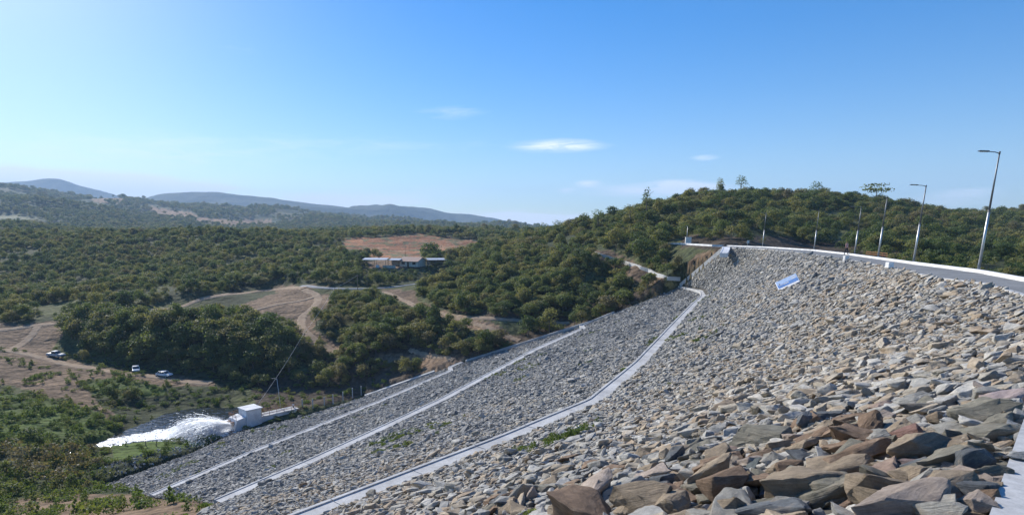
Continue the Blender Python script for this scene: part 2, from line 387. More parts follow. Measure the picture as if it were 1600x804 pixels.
# keep the ground under the dam body, and a metre or two round its rim just below the rock
rim = np.vstack([lev[4], G[:-1, -1][::2], G[:-1, 0][::2]]); rsl = np.r_[np.full(NS, .16), np.full(len(G[:-1, -1][::2]), .75), np.full(len(G[:-1, 0][::2]), .5)]
cand = np.argwhere((TYY > 20) & (TYY < 175) & (TX > -100) & (TX < 110))
for a in range(0, len(cand), 8000):
    ci = cand[a:a + 8000]; X_ = TX[ci[:, 0], ci[:, 1]]; Y_ = TYY[ci[:, 0], ci[:, 1]]
    dd = np.hypot(X_[:, None] - rim[None, :, 0], Y_[:, None] - rim[None, :, 1]); k = dd.argmin(1); dm = dd[np.arange(len(k)), k]
    zz = TZZ[ci[:, 0], ci[:, 1]]; w_ = dm < 12
    hi_ = rim[k, 2] - .25 + rsl[k] * dm + 14 * (dm / 12) ** 4; lo_ = rim[k, 2] - .6 - .5 * dm - 14 * (dm / 12) ** 4
    zz = np.where(w_, np.clip(zz, lo_, hi_), zz); TZZ[ci[:, 0], ci[:, 1]] = zz
TZZ = np.where(inside, np.minimum(TZZ, np.nan_to_num(DH) - 0.6), TZZ)
br = resample(BENCH, 30); ci = np.argwhere((TYY > 120) & (TYY < 195) & (TX > 40) & (TX < 90)); X_ = TX[ci[:, 0], ci[:, 1]]; Y_ = TYY[ci[:, 0], ci[:, 1]]
dd = np.hypot(X_[:, None] - br[None, :, 0], Y_[:, None] - br[None, :, 1]); k = dd.argmin(1); dm = dd.min(1)
TZZ[ci[:, 0], ci[:, 1]] = np.where(inside[ci[:, 0], ci[:, 1]], TZZ[ci[:, 0], ci[:, 1]], np.maximum(TZZ[ci[:, 0], ci[:, 1]], br[k, 2] - .12 - .8 * np.maximum(0, dm - 2.5)))
riv_in = in_poly(TX, TYY, RIV)
TZZ = np.where(riv_in & ~inside, np.minimum(TZZ, -39.1), TZZ)
def Hs(x, y):                                  # ground height incl. dam
    h = dam_height(float(x), float(y)); g = float(H(np.array([x]), np.array([y]))[0])
    return g if h is None else max(h, g) if y < 4 else h
# horizon profile for visibility
SURF = np.where(inside, np.nan_to_num(DH), TZZ)
CM = np.maximum.accumulate(SURF / TYY, 0)
def visible(x, y, ztop, margin=0.0):
    j = np.clip(np.searchsorted(UU, x / y), 1, len(UU) - 1); i = np.clip(np.searchsorted(YY, y) - 1, 0, len(YY) - 1)
    return ztop / y > CM[i, j] - margin
def hit(px, py, zoff=0.0):
    d = ray(px, py); ys = np.exp(np.linspace(np.log(5), np.log(9000), 1500))
    x = d[0] / d[1] * ys; z = d[2] / d[1] * ys
    j = np.clip(np.searchsorted(UU, d[0] / d[1]), 1, len(UU) - 1)
    g = np.interp(ys, YY, SURF[:, j]) + zoff
    k = np.argmax(z < g)
    if not (z < g).any(): return None
    return np.array([x[k], ys[k], g[k]])
TP = project(TX, TYY, TZZ)
nz = fbm(TX / 7, TYY / 7, 31, 4) ; nzf = fbm(TX / 60, TYY / 60, 37, 4)
jx = TP[0] + 9 * nz + 5 * nzf; jy = TP[1] + 4 * fbm(TX / 5, TYY / 5, 41, 3)
def zone(polys, y0, y1): 
    m = np.zeros(TX.shape, bool)
    for p in polys: m |= in_poly(jx, jy, p)
    return m & (TYY > y0) & (TYY < y1)
SOIL = [[(-60, 543), (40, 543), (90, 556), (150, 572), (330, 596), (340, 606), (250, 600), (175, 590), (120, 596), (180, 650), (200, 668), (150, 640), (60, 616), (20, 602), (-60, 600)],
        [(-60, 508), (110, 502), (90, 530), (75, 560), (-60, 560)],
        [(350, 482), (455, 452), (520, 462), (506, 490), (486, 515), (545, 545), (520, 552), (468, 540), (455, 512), (400, 494)],
        [(596, 452), (652, 453), (648, 468), (700, 489), (765, 501), (808, 530), (795, 535), (700, 500), (640, 480)],
        [(1085, 396), (1135, 388), (1115, 412), (1068, 444), (1040, 440), (1060, 420)], [(560, 560), (620, 552), (740, 560), (700, 585), (600, 572)],
        [(100, 766), (240, 776), (345, 786), (345, 900), (-60, 900), (-60, 800)], [(905, 388), (960, 392), (1050, 440), (1030, 452), (930, 408)],
        [(430, 446), (520, 446), (470, 456), (430, 456)], [(330, 492), (420, 484), (430, 500), (350, 500)], [(570, 408), (625, 404), (640, 420), (575, 424)]]
CUT = [[(500, 538), (610, 530), (720, 540), (820, 520), (905, 500), (900, 520), (720, 566), (600, 610), (420, 650), (380, 600), (480, 580)],
       [(690, 485), (850, 488), (930, 470), (1060, 440), (1130, 385), (1140, 385), (1120, 410), (930, 505), (800, 500)], [(1070, 366), (1300, 372), (1430, 398), (1430, 412), (1070, 386)]]
ORANGE = [[(538, 374), (600, 369), (650, 366), (745, 377), (758, 388), (690, 399), (650, 404), (560, 403), (528, 396)]]
FARF = [[(132, 304), (190, 310), (205, 318), (150, 316)], [(225, 322), (300, 331), (312, 344), (240, 338)], [(300, 340), (420, 344), (440, 354), (310, 352)], [(330, 318), (400, 322), (380, 328)]]
PALE = [[(-300, 332), (0, 332), (60, 344), (70, 352), (0, 350), (-300, 350)], [(790, 360), (860, 360), (850, 368), (780, 370)]]
GRASS = [[(112, 600), (180, 590), (258, 604), (252, 616), (190, 622), (140, 612)], [(-60, 612), (100, 620), (200, 655), (165, 692), (-60, 700)], [(170, 690), (320, 684), (330, 694), (180, 720)], [(230, 780), (330, 790), (330, 810), (230, 810)]]
soil = zone(SOIL, 30, 330); cut = zone(CUT, 60, 330); orange = zone(ORANGE, 330, 560); farf = zone(FARF, 900, 2600) ; pale = zone(PALE, 640, 2600)
grass = zone(GRASS, 60, 260)
near = TYY < 62
base = np.zeros(TX.shape + (4,), np.float32); base[..., 3] = 1
c = {'under': (.055, .065, .032), 'soil': (.19, .132, .085), 'cut': (.08, .062, .045), 'orange': (.32, .15, .075), 'farf': (.27, .17, .10), 'pale': (.24, .23, .13), 'grass': (.085, .12, .03)}
base[..., :3] = c['under']
gp = (np.clip((fbm(TX / 22, TYY / 22, 57, 4) + .08) * 4, 0, 1) * (TYY < 900))[..., None]
base[..., :3] = base[..., :3] * (1 - gp) + np.array((.090, .098, .042)) * gp
far = np.clip((TYY - 500) / 400, 0, 1)[..., None]
base[..., :3] = base[..., :3] * (1 - far) + np.array((.052, .072, .036)) * far
patch = (np.clip((fbm(TX / 210, TYY / 210, 77, 4) - .22) * 6, 0, 1) * np.clip((TYY - 560) / 200, 0, 1))[..., None]
base[..., :3] = base[..., :3] * (1 - patch * .6) + np.array((.17, .14, .075)) * patch * .6
for m, k in ((cut, 'cut'), (grass, 'grass'), (orange, 'orange'), (farf, 'farf'), (pale, 'pale'), (near & ~inside, 'soil'), (soil, 'soil')): base[m, :3] = c[k]
om = orange & (fbm(TX / 6, TYY / 9, 117, 4) > .12); base[om, :3] = (.17, .15, .075); om2 = orange & (fbm(TX / 4, TYY / 5, 127, 4) > .3); base[om2, :3] = (.36, .22, .13)
bad = (soil | orange | farf | pale)

def surf(x, y):
    u = np.clip((x / y - UU[0]) / (UU[1] - UU[0]), 0, len(UU) - 1.001); i = np.clip(np.interp(y, YY, np.arange(len(YY))), 0, len(YY) - 1.001)
    j0 = u.astype(int); i0 = i.astype(int); fu_ = u - j0; fi = i - i0
    z = TZZ[i0, j0] * (1 - fu_) * (1 - fi) + TZZ[i0, j0 + 1] * fu_ * (1 - fi) + TZZ[i0 + 1, j0] * (1 - fu_) * fi + TZZ[i0 + 1, j0 + 1] * fu_ * fi
    return z, inside[i0, j0] | inside[i0 + 1, j0 + 1] | inside[i0 + 1, j0] | inside[i0, j0 + 1], bad[i0, j0], cut[i0, j0], grass[i0, j0]

ground_m, nt, b = new_mat('hill_ground', 0.95, 0.1)
P = pos(nt)
at = nt.node('ShaderNodeAttribute', attribute_name='col').outputs['Color']
n1 = nt.noise(P, 0.9, 8, 0.65); n2 = nt.noise(P, 0.08, 6, 0.6); n3 = nt.noise(P, 0.012, 6, 0.7)
k1 = nt.maprange(n1, .32, .68, .45, 1.5); k2 = nt.maprange(n2, .3, .7, .7, 1.3); k3 = nt.maprange(n3, .35, .65, .72, 1.28)
kk = nt.math('MULTIPLY', nt.math('MULTIPLY', k1, k2), k3)
cc = nt.node('ShaderNodeCombineXYZ', ins={0: kk, 1: kk, 2: kk}).outputs[0]
nt.l.new(nt.mix(1.0, at, cc, 'MULTIPLY'), b.inputs['Base Color'])
hsum = nt.math('ADD', nt.math('MULTIPLY', n1, .35), nt.math('MULTIPLY', n2, 2.0))
hsum = nt.math('ADD', hsum, nt.math('MULTIPLY', n3, 16.0))
bump(nt, b, hsum, 0.55, 1.0)
me = fast_mesh('ground', np.stack([TX, TYY, TZZ], -1).reshape(-1, 3), grid_faces(*TX.shape), [ground_m])
ca = me.color_attributes.new('col', 'FLOAT_COLOR', 'POINT'); ca.data.foreach_set('color', base.reshape(-1))
ground = link(bpy.data.objects.new('ground', me)); tag(ground, kind='structure')

# ------------------------------------------------------------------ distant blue mountains
mt_m, nt, b = new_mat('mountain_scrub', 0.95, 0.05)
P = pos(nt); n1 = nt.noise(P, 0.004, 8, 0.65)
nt.l.new(nt.mix(nt.maprange(n1, .35, .65), (.035, .045, .028), (.085, .085, .05)), b.inputs['Base Color'])
bump(nt, b, n1, .6, 90.0)
def mountain(name, crest, y0, depth, seed):
    X = np.array([c[0] for c in crest], float); Yp = np.array([c[1] for c in crest], float)
    px = np.linspace(X[0], X[-1], 420); sp = np.interp(px, X, Yp)
    sp = np.convolve(np.pad(sp, 9, mode='edge'), np.hanning(21)[1:-1] / np.hanning(21)[1:-1].sum(), 'valid')
    rws = []
    for k, t in enumerate(np.linspace(-1, .5, 60)):
        yy = y0 + depth * t
        prof = (1 - abs(t)) ** 1.15 if t < 0 else (1 - t) ** 1.5
        w = np.array([(lambda d: (d[0] / d[1], d[2] / d[1]))(ray(p, q)) for p, q in zip(px, sp)])
        x = w[:, 0] * y0 * (1 + .0 * t); zc = w[:, 1] * y0
        base_z = -60
        sc_ = np.sin(np.pi * np.clip((t + 1), 0, 1)) if t < 0 else 0
        z = base_z + (zc - base_z) * prof + fbm(x / 900, yy / 1300 + 0 * x, seed, 5) * depth * .075 * sc_ + (abs(fbm(x / 500, yy / 2500 + 0 * x, seed + 5, 4)) - .25) * depth * .09 * sc_
        z += fbm(x / 160, yy / 160 + 0 * x, seed + 9, 3) * 7
        rws.append(np.stack([x, np.full_like(x, yy), z], 1))
    Gm = np.array(rws)
    o = link(bpy.data.objects.new(name, fast_mesh(name, Gm.reshape(-1, 3), grid_faces(60, 420), [mt_m]))); tag(o, kind='structure')
mountain('mountains', [(-400, 330), (-200, 300), (-60, 290), (0, 284), (45, 282), (70, 278), (95, 278), (120, 288), (150, 295), (185, 305), (215, 318), (300, 340), (400, 360)], 6200, 1500, 51)
mountain('mountains', [(120, 345), (200, 318), (228, 309), (260, 301), (300, 299), (345, 300), (390, 305), (430, 309), (470, 316), (520, 321), (560, 325), (610, 328), (640, 324), (665, 324), (700, 333), (740, 335), (780, 342), (815, 351), (850, 362)], 5200, 1500, 63)
mountain('mountains', [(330, 352), (400, 335), (470, 322), (520, 324), (600, 326), (625, 330), (640, 338), (700, 352), (760, 362)], 4400, 700, 71)
# ------------------------------------------------------------------ materials for rock
def rock_colour(nt, tint):
    P = pos(nt); tcx = nt.node('ShaderNodeTexCoord').outputs['Object']
    n1 = nt.noise(tcx, 2.6, 7, 0.62, 0.4); n2 = nt.noise(tcx, 9, 10, 0.85)
    st = nt.node('ShaderNodeMapping', ins={'Vector': tcx}); st.inputs['Scale'].default_value = (1.2, 1.4, 13)
    n3 = nt.noise(st.outputs[0], 1.6, 5, 0.6, 1.2)
    k = nt.math('MULTIPLY', nt.maprange(n2, .3, .7, .6, 1.3), nt.maprange(n3, .3, .7, .78, 1.2))
    k = nt.math('MULTIPLY', k, nt.maprange(n1, .3, .7, .8, 1.18))
    kv = nt.node('ShaderNodeCombineXYZ', ins={0: k, 1: k, 2: k}).outputs[0]
    c0 = nt.mix(nt.maprange(n1, .52, .66, 0, .55), tint, (.30, .235, .17))
    return nt.mix(1.0, c0, kv, 'MULTIPLY'), n1, n2, n3
PAL = {'blue grey': (.13, .14, .145), 'pale grey': (.34, .325, .285), 'tan': (.31, .245, .17), 'rusty brown': (.235, .16, .105), 'olive grey': (.215, .20, .155), 'pinkish buff': (.41, .335, .275)}
one_m, nt, b = new_mat('loose_rock', 0.85, 0.25)
oi = nt.node('ShaderNodeObjectInfo')
cc, n1, n2, n3 = rock_colour(nt, oi.outputs['Color']); nt.l.new(cc, b.inputs['Base Color'])
bump(nt, b, nt.math('ADD', nt.math('MULTIPLY', n2, 1.2), n3), .85, .04)
many_m, nt, b = new_mat('riprap_rock', 0.85, 0.22)
oi = nt.node('ShaderNodeObjectInfo'); P = pos(nt)
pt = nt.noise(P, 0.11, 4, 0.6); pt2 = nt.noise(P, 0.5, 3, 0.6)
rr = nt.math('ADD', nt.math('MULTIPLY', nt.math('SUBTRACT', pt, .5), 1.5), nt.math('ADD', nt.math('MULTIPLY', oi.outputs['Random'], .75), nt.math('MULTIPLY', nt.math('SUBTRACT', pt2, .5), .6)))
# browner rock high on the near half of the face, greyer towards the far end
sp = nt.node('ShaderNodeSeparateXYZ', ins={0: P})
rr = nt.math('SUBTRACT', rr, nt.maprange(sp.outputs[1], 35, 95, 0.0, 0.22))
hi = nt.math('ADD', nt.maprange(sp.outputs[2], -14, -5, -0.12, 0.08), nt.maprange(sp.outputs[1], 18, 60, 0.16, 0.0))
rr = nt.math('ADD', rr, hi)
tint = nt.ramp(rr, [(0.0, (.21, .21, .20)), (.2, (.36, .35, .32)), (.38, (.50, .48, .43)), (.55, (.34, .31, .25)), (.68, (.45, .375, .275)), (.82, (.33, .25, .17)), (1.0, (.56, .52, .44))])
cc, n1, n2, n3 = rock_colour(nt, tint); nt.l.new(cc, b.inputs['Base Color'])
bump(nt, b, nt.math('ADD', nt.math('MULTIPLY', n2, 1.0), n3), .7, .03)
bed_m, nt, b = new_mat('rock_bed', 0.95, 0.1)
P = pos(nt); v = nt.node('ShaderNodeTexVoronoi', ins={'Vector': P}); v.inputs['Scale'].default_value = 5.5
n1 = nt.noise(P, 9, 5, .6)
nt.l.new(nt.mix(nt.maprange(n1, .3, .7), (.05, .047, .04), (.14, .13, .11)), b.inputs['Base Color'])
bump(nt, b, v.outputs['Distance'], .8, .15)
me = fast_mesh('dam_embankment', DV, DF, [bed_m]); dam = link(bpy.data.objects.new('dam_embankment', me))
tag(dam, kind='structure')

# ------------------------------------------------------------------ concrete
def concrete(name, col, scale=1.0, rough=.85):
    m, nt, b = new_mat(name, rough, .25)
    P = pos(nt); n1 = nt.noise(P, .5 * scale, 6, .6); n2 = nt.noise(P, 7 * scale, 7, .7); n3 = nt.noise(P, 45 * scale, 3, .6)
    k = nt.math('MULTIPLY', nt.math('MULTIPLY', nt.maprange(n1, .3, .7, .72, 1.15), nt.maprange(n2, .3, .7, .76, 1.14)), nt.maprange(n3, .3, .7, .92, 1.06))
    kv = nt.node('ShaderNodeCombineXYZ', ins={0: k, 1: k, 2: k}).outputs[0]
    nt.l.new(nt.mix(1.0, col, kv, 'MULTIPLY'), b.inputs['Base Color']); bump(nt, b, nt.math('ADD', n2, nt.math('MULTIPLY', n3, .4)), .4, .01)
    return m
conc = concrete('drain_concrete', (.55, .545, .525)); slab_m = concrete('crest_road_concrete', (.25, .25, .24)); paint = concrete('kerb_paint', (.80, .80, .79), 1, .7)
white_m = concrete('white_render', (.78, .78, .77)); dark_conc = concrete('old_concrete', (.30, .29, .27))
galv = plain('galvanised_steel', (.55, .56, .57), .45, .5, .6, .12, 3, .05); dark_steel = plain('dark_lamp_steel', (.12, .13, .14), .5, .4, .3)
rust = plain('rusty_steel', (.33, .16, .08), .8, .2, .2, .35, 8); woodm = plain('weathered_timber', (.26, .19, .13), .85, .2, 0, .3, 9)
glass = plain('dark_glass', (.03, .035, .04), .12, .6, 0, .1, 3, 0); tyre = plain('tyre_rubber', (.02, .02, .02), .9, .2, 0, .1, 5)
def sweep(name, P, prof, mat, parent=None, hshift=None):
    """prof: closed list of (side, up) offsets; swept along P with level side vectors"""
    P = np.asarray(P, float); T = np.gradient(P, axis=0); T[:, 2] = 0; T /= np.linalg.norm(T, axis=1)[:, None] + 1e-9
    Sd = np.stack([T[:, 1], -T[:, 0], 0 * T[:, 0]], 1); V = []; npf = len(prof)
    for p, s in zip(P, Sd):
        for a, h in prof: V.append(p + s * a + np.array([0, 0, h]))
    F = []
    for i in range(len(P) - 1):
        for k in range(npf): F.append((i * npf + k, i * npf + (k + 1) % npf, (i + 1) * npf + (k + 1) % npf, (i + 1) * npf + k))
    F.append(tuple(range(npf))); F.append(tuple(range((len(P) - 1) * npf, len(P) * npf))[::-1])
    bm = hshift or bmesh.new(); vs = [bm.verts.new(v) for v in V]
    for f in F: bm.faces.new([vs[i] for i in f])
    return None if hshift else bm_obj(name, bm, mat, parent)
def jointed(name, P, prof, mat, step=5.0, gap=.05):
    bm = bmesh.new(); P = np.asarray(P, float); sg = np.r_[0, np.cumsum(np.linalg.norm(np.diff(P, axis=0), axis=1))]; a = 0.0; r = random.Random(4)
    while a < sg[-1] - .3:
        b = min(a + step - gap, sg[-1]); ks = sg[(sg > a + .02) & (sg < b - .02)]; ss = np.r_[a, ks, b]
        Q = np.stack([np.interp(ss, sg, P[:, k]) for k in range(3)], 1) + [0, 0, r.uniform(-.012, .012)]
        if len(Q) > 1: sweep(name, Q, prof, mat, None, bm)
        a += step
    return bm_obj(name, bm, mat)
def channel(w, d, t=.13, up=.12):
    h = w / 2
    return [(-h, up), (-h, -d), (h, -d), (h, up), (h - t, up), (h - t, up - .06), (-h + t, up - .06), (-h + t, up)]
def lift(L, z): return L + np.array([0, 0, z])
DR = 'stepped concrete drains across the dam face'
g1 = jointed('berm_drain', lift(resample(np.vstack([L1[:-4], smooth_poly(L1[-4:], 2)]), 150), .04), channel(1.15, .75, .17, .24), conc)
tag(g1, 'widest white concrete drain, nearest the camera, bending twice across the rock face', 'drain', DR)
g2 = jointed('berm_drain', lift(resample(np.vstack([L2[:-3], L2[-3:]]), 170), .14), channel(1.1, .7, .16, .24), conc)
tag(g2, 'straight white concrete drain in mid rock face, hooking left at its far end', 'drain', DR)
g3 = jointed('berm_drain', lift(resample(L3, 170), .12), channel(1.0, .6, .15, .22), conc)
tag(g3, 'lowest narrow concrete drain on the rock face, above the white valve house', 'drain', DR)
def drape(pts, n=60, z=.1):
    Q = [hit(a, b) for a, b in pts]; Q = resample(np.array([q for q in Q if q is not None]), n)
    return Q
def edge_drain(pts, z0, label, w=.8, n=60, up=.25, name='side_drain'):
    P = resample(np.array([at_z(a, b, z) for (a, b), z in zip(pts, z0)]) if z0 else np.array([hit(a, b) for a, b in pts]), n)
    if not z0: P[:, 2] = np.convolve(np.pad(surf(P[:, 0], P[:, 1])[0] + .35, 4, mode='edge'), np.ones(9) / 9, 'valid')
    o = sweep(name, P, channel(w, .7, .12, up), conc); tag(o, label, 'drain', 'concrete drains round the edge of the dam'); return o
def rim_drain(r0, r1, label, w, n=60, up=.25):
    E_ = G[r0:r1, -1]; D_ = G[r0:r1, -1] - G[r0:r1, -4]; D_[:, 2] = 0; D_ /= np.linalg.norm(D_, axis=1)[:, None]
    P = resample(smooth_poly(E_ + D_ * .1 + [0, 0, .35], 1), n); o = sweep('side_drain', P, channel(w, .8, .12, up), conc); tag(o, label, 'drain', 'concrete drains round the edge of the dam'); return o
rim_drain(2, 39, 'white drain climbing beside the rock from the long drain bend to the crest', .75)
edge_drain([(1062, 446), (1040, 436), (1015, 426), (1002, 420), (978, 411), (965, 407), (935, 399), (915, 394.5), (900, 393)], None, 'thin pale concrete drain crossing the bushy hillside left of the dam end', .55, 60, .22)
rim_drain(66, 116, 'faint concrete drain along the dark cutting below the middle rock slope', .5, 60, .15)
rim_drain(126, 152, 'bluish curved concrete drain at the dam toe behind the row of fence posts', 1.3, 40, .25)
o = sweep('drop_channel', resample(np.array([at_z(1135, 387, ZC - .05), at_z(1134, 391, -3.0), at_z(1131, 397, -3.7)]), 8), channel(1.5, .6, .2, .3), paint)
tag(o, 'short steep white channel dropping from the road kerb at the far end of the crest', 'drain')

# crest road: sheet between the rock edge and the kerb
SV = np.stack([lev[0] + [0, 0, .03], KR + [0, 0, .03]], 0)
bm = bmesh.new(); N = NS
a = [bm.verts.new(tuple(v)) for v in SV[0]]; bb = [bm.verts.new(tuple(v)) for v in SV[1]]; a2 = [bm.verts.new(tuple(v - np.array([0, 0, .35]))) for v in SV[0]]
for i in range(N - 1): bm.faces.new((a[i], a[i + 1], bb[i + 1], bb[i])); bm.faces.new((a[i], a2[i], a2[i + 1], a[i + 1]))
road = bm_obj('crest_road', bm, slab_m); tag(road, kind='structure')
edge = sweep('road_edge', lift(lev[0], .034), [(-.10, .03), (-.10, -.3), (.12, -.3), (.12, .03)], conc); tag(edge, kind='structure')
# kerb of the crest, blocks with open joints; it runs on along the abutment road
Kall = np.vstack([KR, [at_y(1112, 383.5, 149), at_y(1075, 381.3, 165), at_y(1040, 379.9, 173)]])
Kall = resample(Kall, 1200); seg = np.r_[0, np.cumsum(np.linalg.norm(np.diff(Kall, axis=0), axis=1))]
bm = bmesh.new(); Lb = 6.0; s0 = 0
while s0 < seg[-1] - .5:
    s1 = min(s0 + Lb - .035, seg[-1]); ss = np.linspace(s0, s1, 5)
    Pk = np.stack([np.interp(ss, seg, Kall[:, k]) for k in range(3)], 1); T = np.gradient(Pk, axis=0); T[:, 2] = 0; T /= np.linalg.norm(T, axis=1)[:, None]
    Sd = np.stack([T[:, 1], -T[:, 0], 0 * T[:, 0]], 1); rings = []
    for p, s in zip(Pk, Sd): rings.append([bm.verts.new(tuple(p + s * q + np.array([0, 0, h]))) for q, h in ((-.12, -.2), (-.12, .21), (-.09, .24), (.1, .24), (.12, .21), (.12, -.2))])
    for A, B in zip(rings, rings[1:]):
        for k in range(6): bm.faces.new((A[k], A[(k + 1) % 6], B[(k + 1) % 6], B[k]))
    bm.faces.new(rings[0]); bm.faces.new(rings[-1][::-1]); s0 += Lb
kerb = bm_obj('kerb', bm, paint); tag(kerb, kind='structure')
bench = sweep('abutment_road', resample(BENCH + [0, 0, -.1], 20), [(-.5, 0), (-.5, -.5), (5, -.5), (5, 0)], slab_m); tag(bench, kind='structure')

# ------------------------------------------------------------------ rocks
def rock_mesh(name, seed, flat=.45, detail=2, mat=None):
    r = random.Random(seed); bm = bmesh.new()
    for _ in range(15):
        v = Vector((r.uniform(-1, 1), r.uniform(-.72, .72), r.uniform(-flat, flat)))
        m = max(abs(v.x), abs(v.y) / .72, abs(v.z) / flat); v = v / m * r.uniform(.82, 1.0) if m else v
        v.x *= 1 - .25 * abs(v.z) / flat * r.random()
        bm.verts.new(v * .5)
    res = bmesh.ops.convex_hull(bm, input=bm.verts)
    bmesh.ops.delete(bm, geom=[g for g in set(res['geom_interior']) | set(res['geom_unused']) if isinstance(g, bmesh.types.BMVert)], context='VERTS')
    bmesh.ops.dissolve_limit(bm, angle_limit=R(14), verts=bm.verts, edges=bm.edges)
    bmesh.ops.bevel(bm, geom=list(bm.edges), offset=.01, segments=1, affect='EDGES', profile=.5)
    bmesh.ops.triangulate(bm, faces=bm.faces)
    for _ in range(detail):
        long = [e for e in bm.edges if e.calc_length() > .13]
        if not long: break
        bmesh.ops.subdivide_edges(bm, edges=long, cuts=1); bmesh.ops.triangulate(bm, faces=[f for f in bm.faces if len(f.verts) > 3])
    from mathutils import noise as mn
    bm.normal_update()
    for v in bm.verts:
        q = v.co * 3.2 + Vector((seed * 3.1, 0, 0))
        v.co += v.normal * (mn.noise(q) * .035 + (.02 if mn.noise(q * Vector((.4, .4, 3.0))) > .15 else 0) + mn.noise(q * 3.1) * .014)
    me = bpy.data.meshes.new(name); bm.to_mesh(me); bm.free(); me.materials.append(mat or one_m)
    me.polygons.foreach_set('use_smooth', [True] * len(me.polygons))
    me.set_sharp_from_angle(angle=R(26))
    return me
ROCKS = [rock_mesh('rock', 100 + i, [.3, .42, .55, .36, .62, .28][i % 6], 3) for i in range(14)]

# positions on the face: (band row, station) drawn evenly by area
ctr_lines = [lev[1], lev[2], lev[3]]
Pq = G[:-1]; a_ = Pq[1:, :-1] - Pq[:-1, :-1]; b_ = Pq[:-1, 1:] - Pq[:-1, :-1]
cellA = np.linalg.norm(np.cross(a_, b_), axis=-1); cellN = np.cross(a_, b_); cellN /= np.linalg.norm(cellN, axis=-1)[..., None] + 1e-12
cellN *= np.sign(cellN[..., 2:3] + 1e-9)
cellC = (Pq[1:, :-1] + Pq[:-1, 1:]) / 2; cellD = np.linalg.norm(cellC, axis=-1)
def spacing(d): return np.interp(d, [5, 12, 25, 60, 120, 170], [.23, .18, .130, .135, .18, .22])
lam = cellA / spacing(cellD) ** 2 * 1.25
cu, cvx = project(cellC[..., 0], cellC[..., 1], cellC[..., 2])
lam *= (cu > -260) & (cu < 1800) & (cvx < 1100) & (cellC[..., 1] > 1.0)
cnt = rng.poisson(lam)
ii, jj = np.nonzero(cnt); rep = np.repeat(np.arange(len(ii)), cnt[ii, jj]); ii = ii[rep]; jj = jj[rep]; n = len(ii)
fu = rng.random(n); fv = rng.random(n)
RP = Pq[ii, jj] * ((1 - fu) * (1 - fv))[:, None] + Pq[ii + 1, jj] * (fu * (1 - fv))[:, None] + Pq[ii, jj + 1] * ((1 - fu) * fv)[:, None] + Pq[ii + 1, jj + 1] * (fu * fv)[:, None]
RN = cellN[ii, jj]; RD = np.linalg.norm(RP, axis=1)
# keep the rocks off the drains
tree_pts = np.vstack([resample(l, 700) for l in (L1, L2, L3)] + [resample(G[:152, -1], 400)]); half = np.r_[np.full(700, .62), np.full(700, .6), np.full(700, .55), np.full(400, .35)]
size = np.exp(rng.normal(0, .45, n)) * np.interp(RD, [5, 9, 16, 30, 60, 160], [.40, .33, .21, .15, .18, .22])
size = np.clip(size, .1, 1.1)
from mathutils.kdtree import KDTree
kd = KDTree(len(tree_pts)); [kd.insert(tuple(p), i) for i, p in enumerate(tree_pts)]; kd.balance()
keep = np.ones(n, bool)
for i in range(n):
    if RD[i] < 230:
        co, k, dd = kd.find(tuple(RP[i]))
        if dd < 2 and abs(co[2] - RP[i, 2]) < .7 and math.hypot(co[0] - RP[i, 0], co[1] - RP[i, 1]) < half[k] + size[i] * .33: keep[i] = False
kd0 = KDTree(400); L0r = resample(L0, 400); [kd0.insert(tuple(p), i) for i, p in enumerate(L0r)]; kd0.balance()
for i in np.nonzero(keep & (RD < 30))[0]:
    if kd0.find(tuple(RP[i]))[2] < size[i] * .5: keep[i] = False
RP, RN, RD, size = RP[keep], RN[keep], RD[keep], size[keep]; n = len(RP)
# random orientation: slabs lie nearly in the slope, tilted every way
phi = rng.uniform(0, 2 * np.pi, n); tl = np.abs(rng.normal(0, .34, n)); ta = rng.uniform(0, 2 * np.pi, n)
def rock_euler(i):
    nrm = Vector(RN[i]); q = nrm.to_track_quat('Z', 'Y')
    m = q.to_matrix() @ Euler((tl[i] * math.cos(ta[i]), tl[i] * math.sin(ta[i]), 0)).to_matrix() @ Euler((0, 0, phi[i])).to_matrix()
    return m.to_euler()
lift_ = size * rng.uniform(.0, .3, n)
RC = RP + RN * lift_[:, None]
rx, ry = project(RC[:, 0], RC[:, 1], RC[:, 2])
inv = (rx > -5) & (rx < 1605) & (ry < 812)
score = np.where(inv, size / RD, 0) 
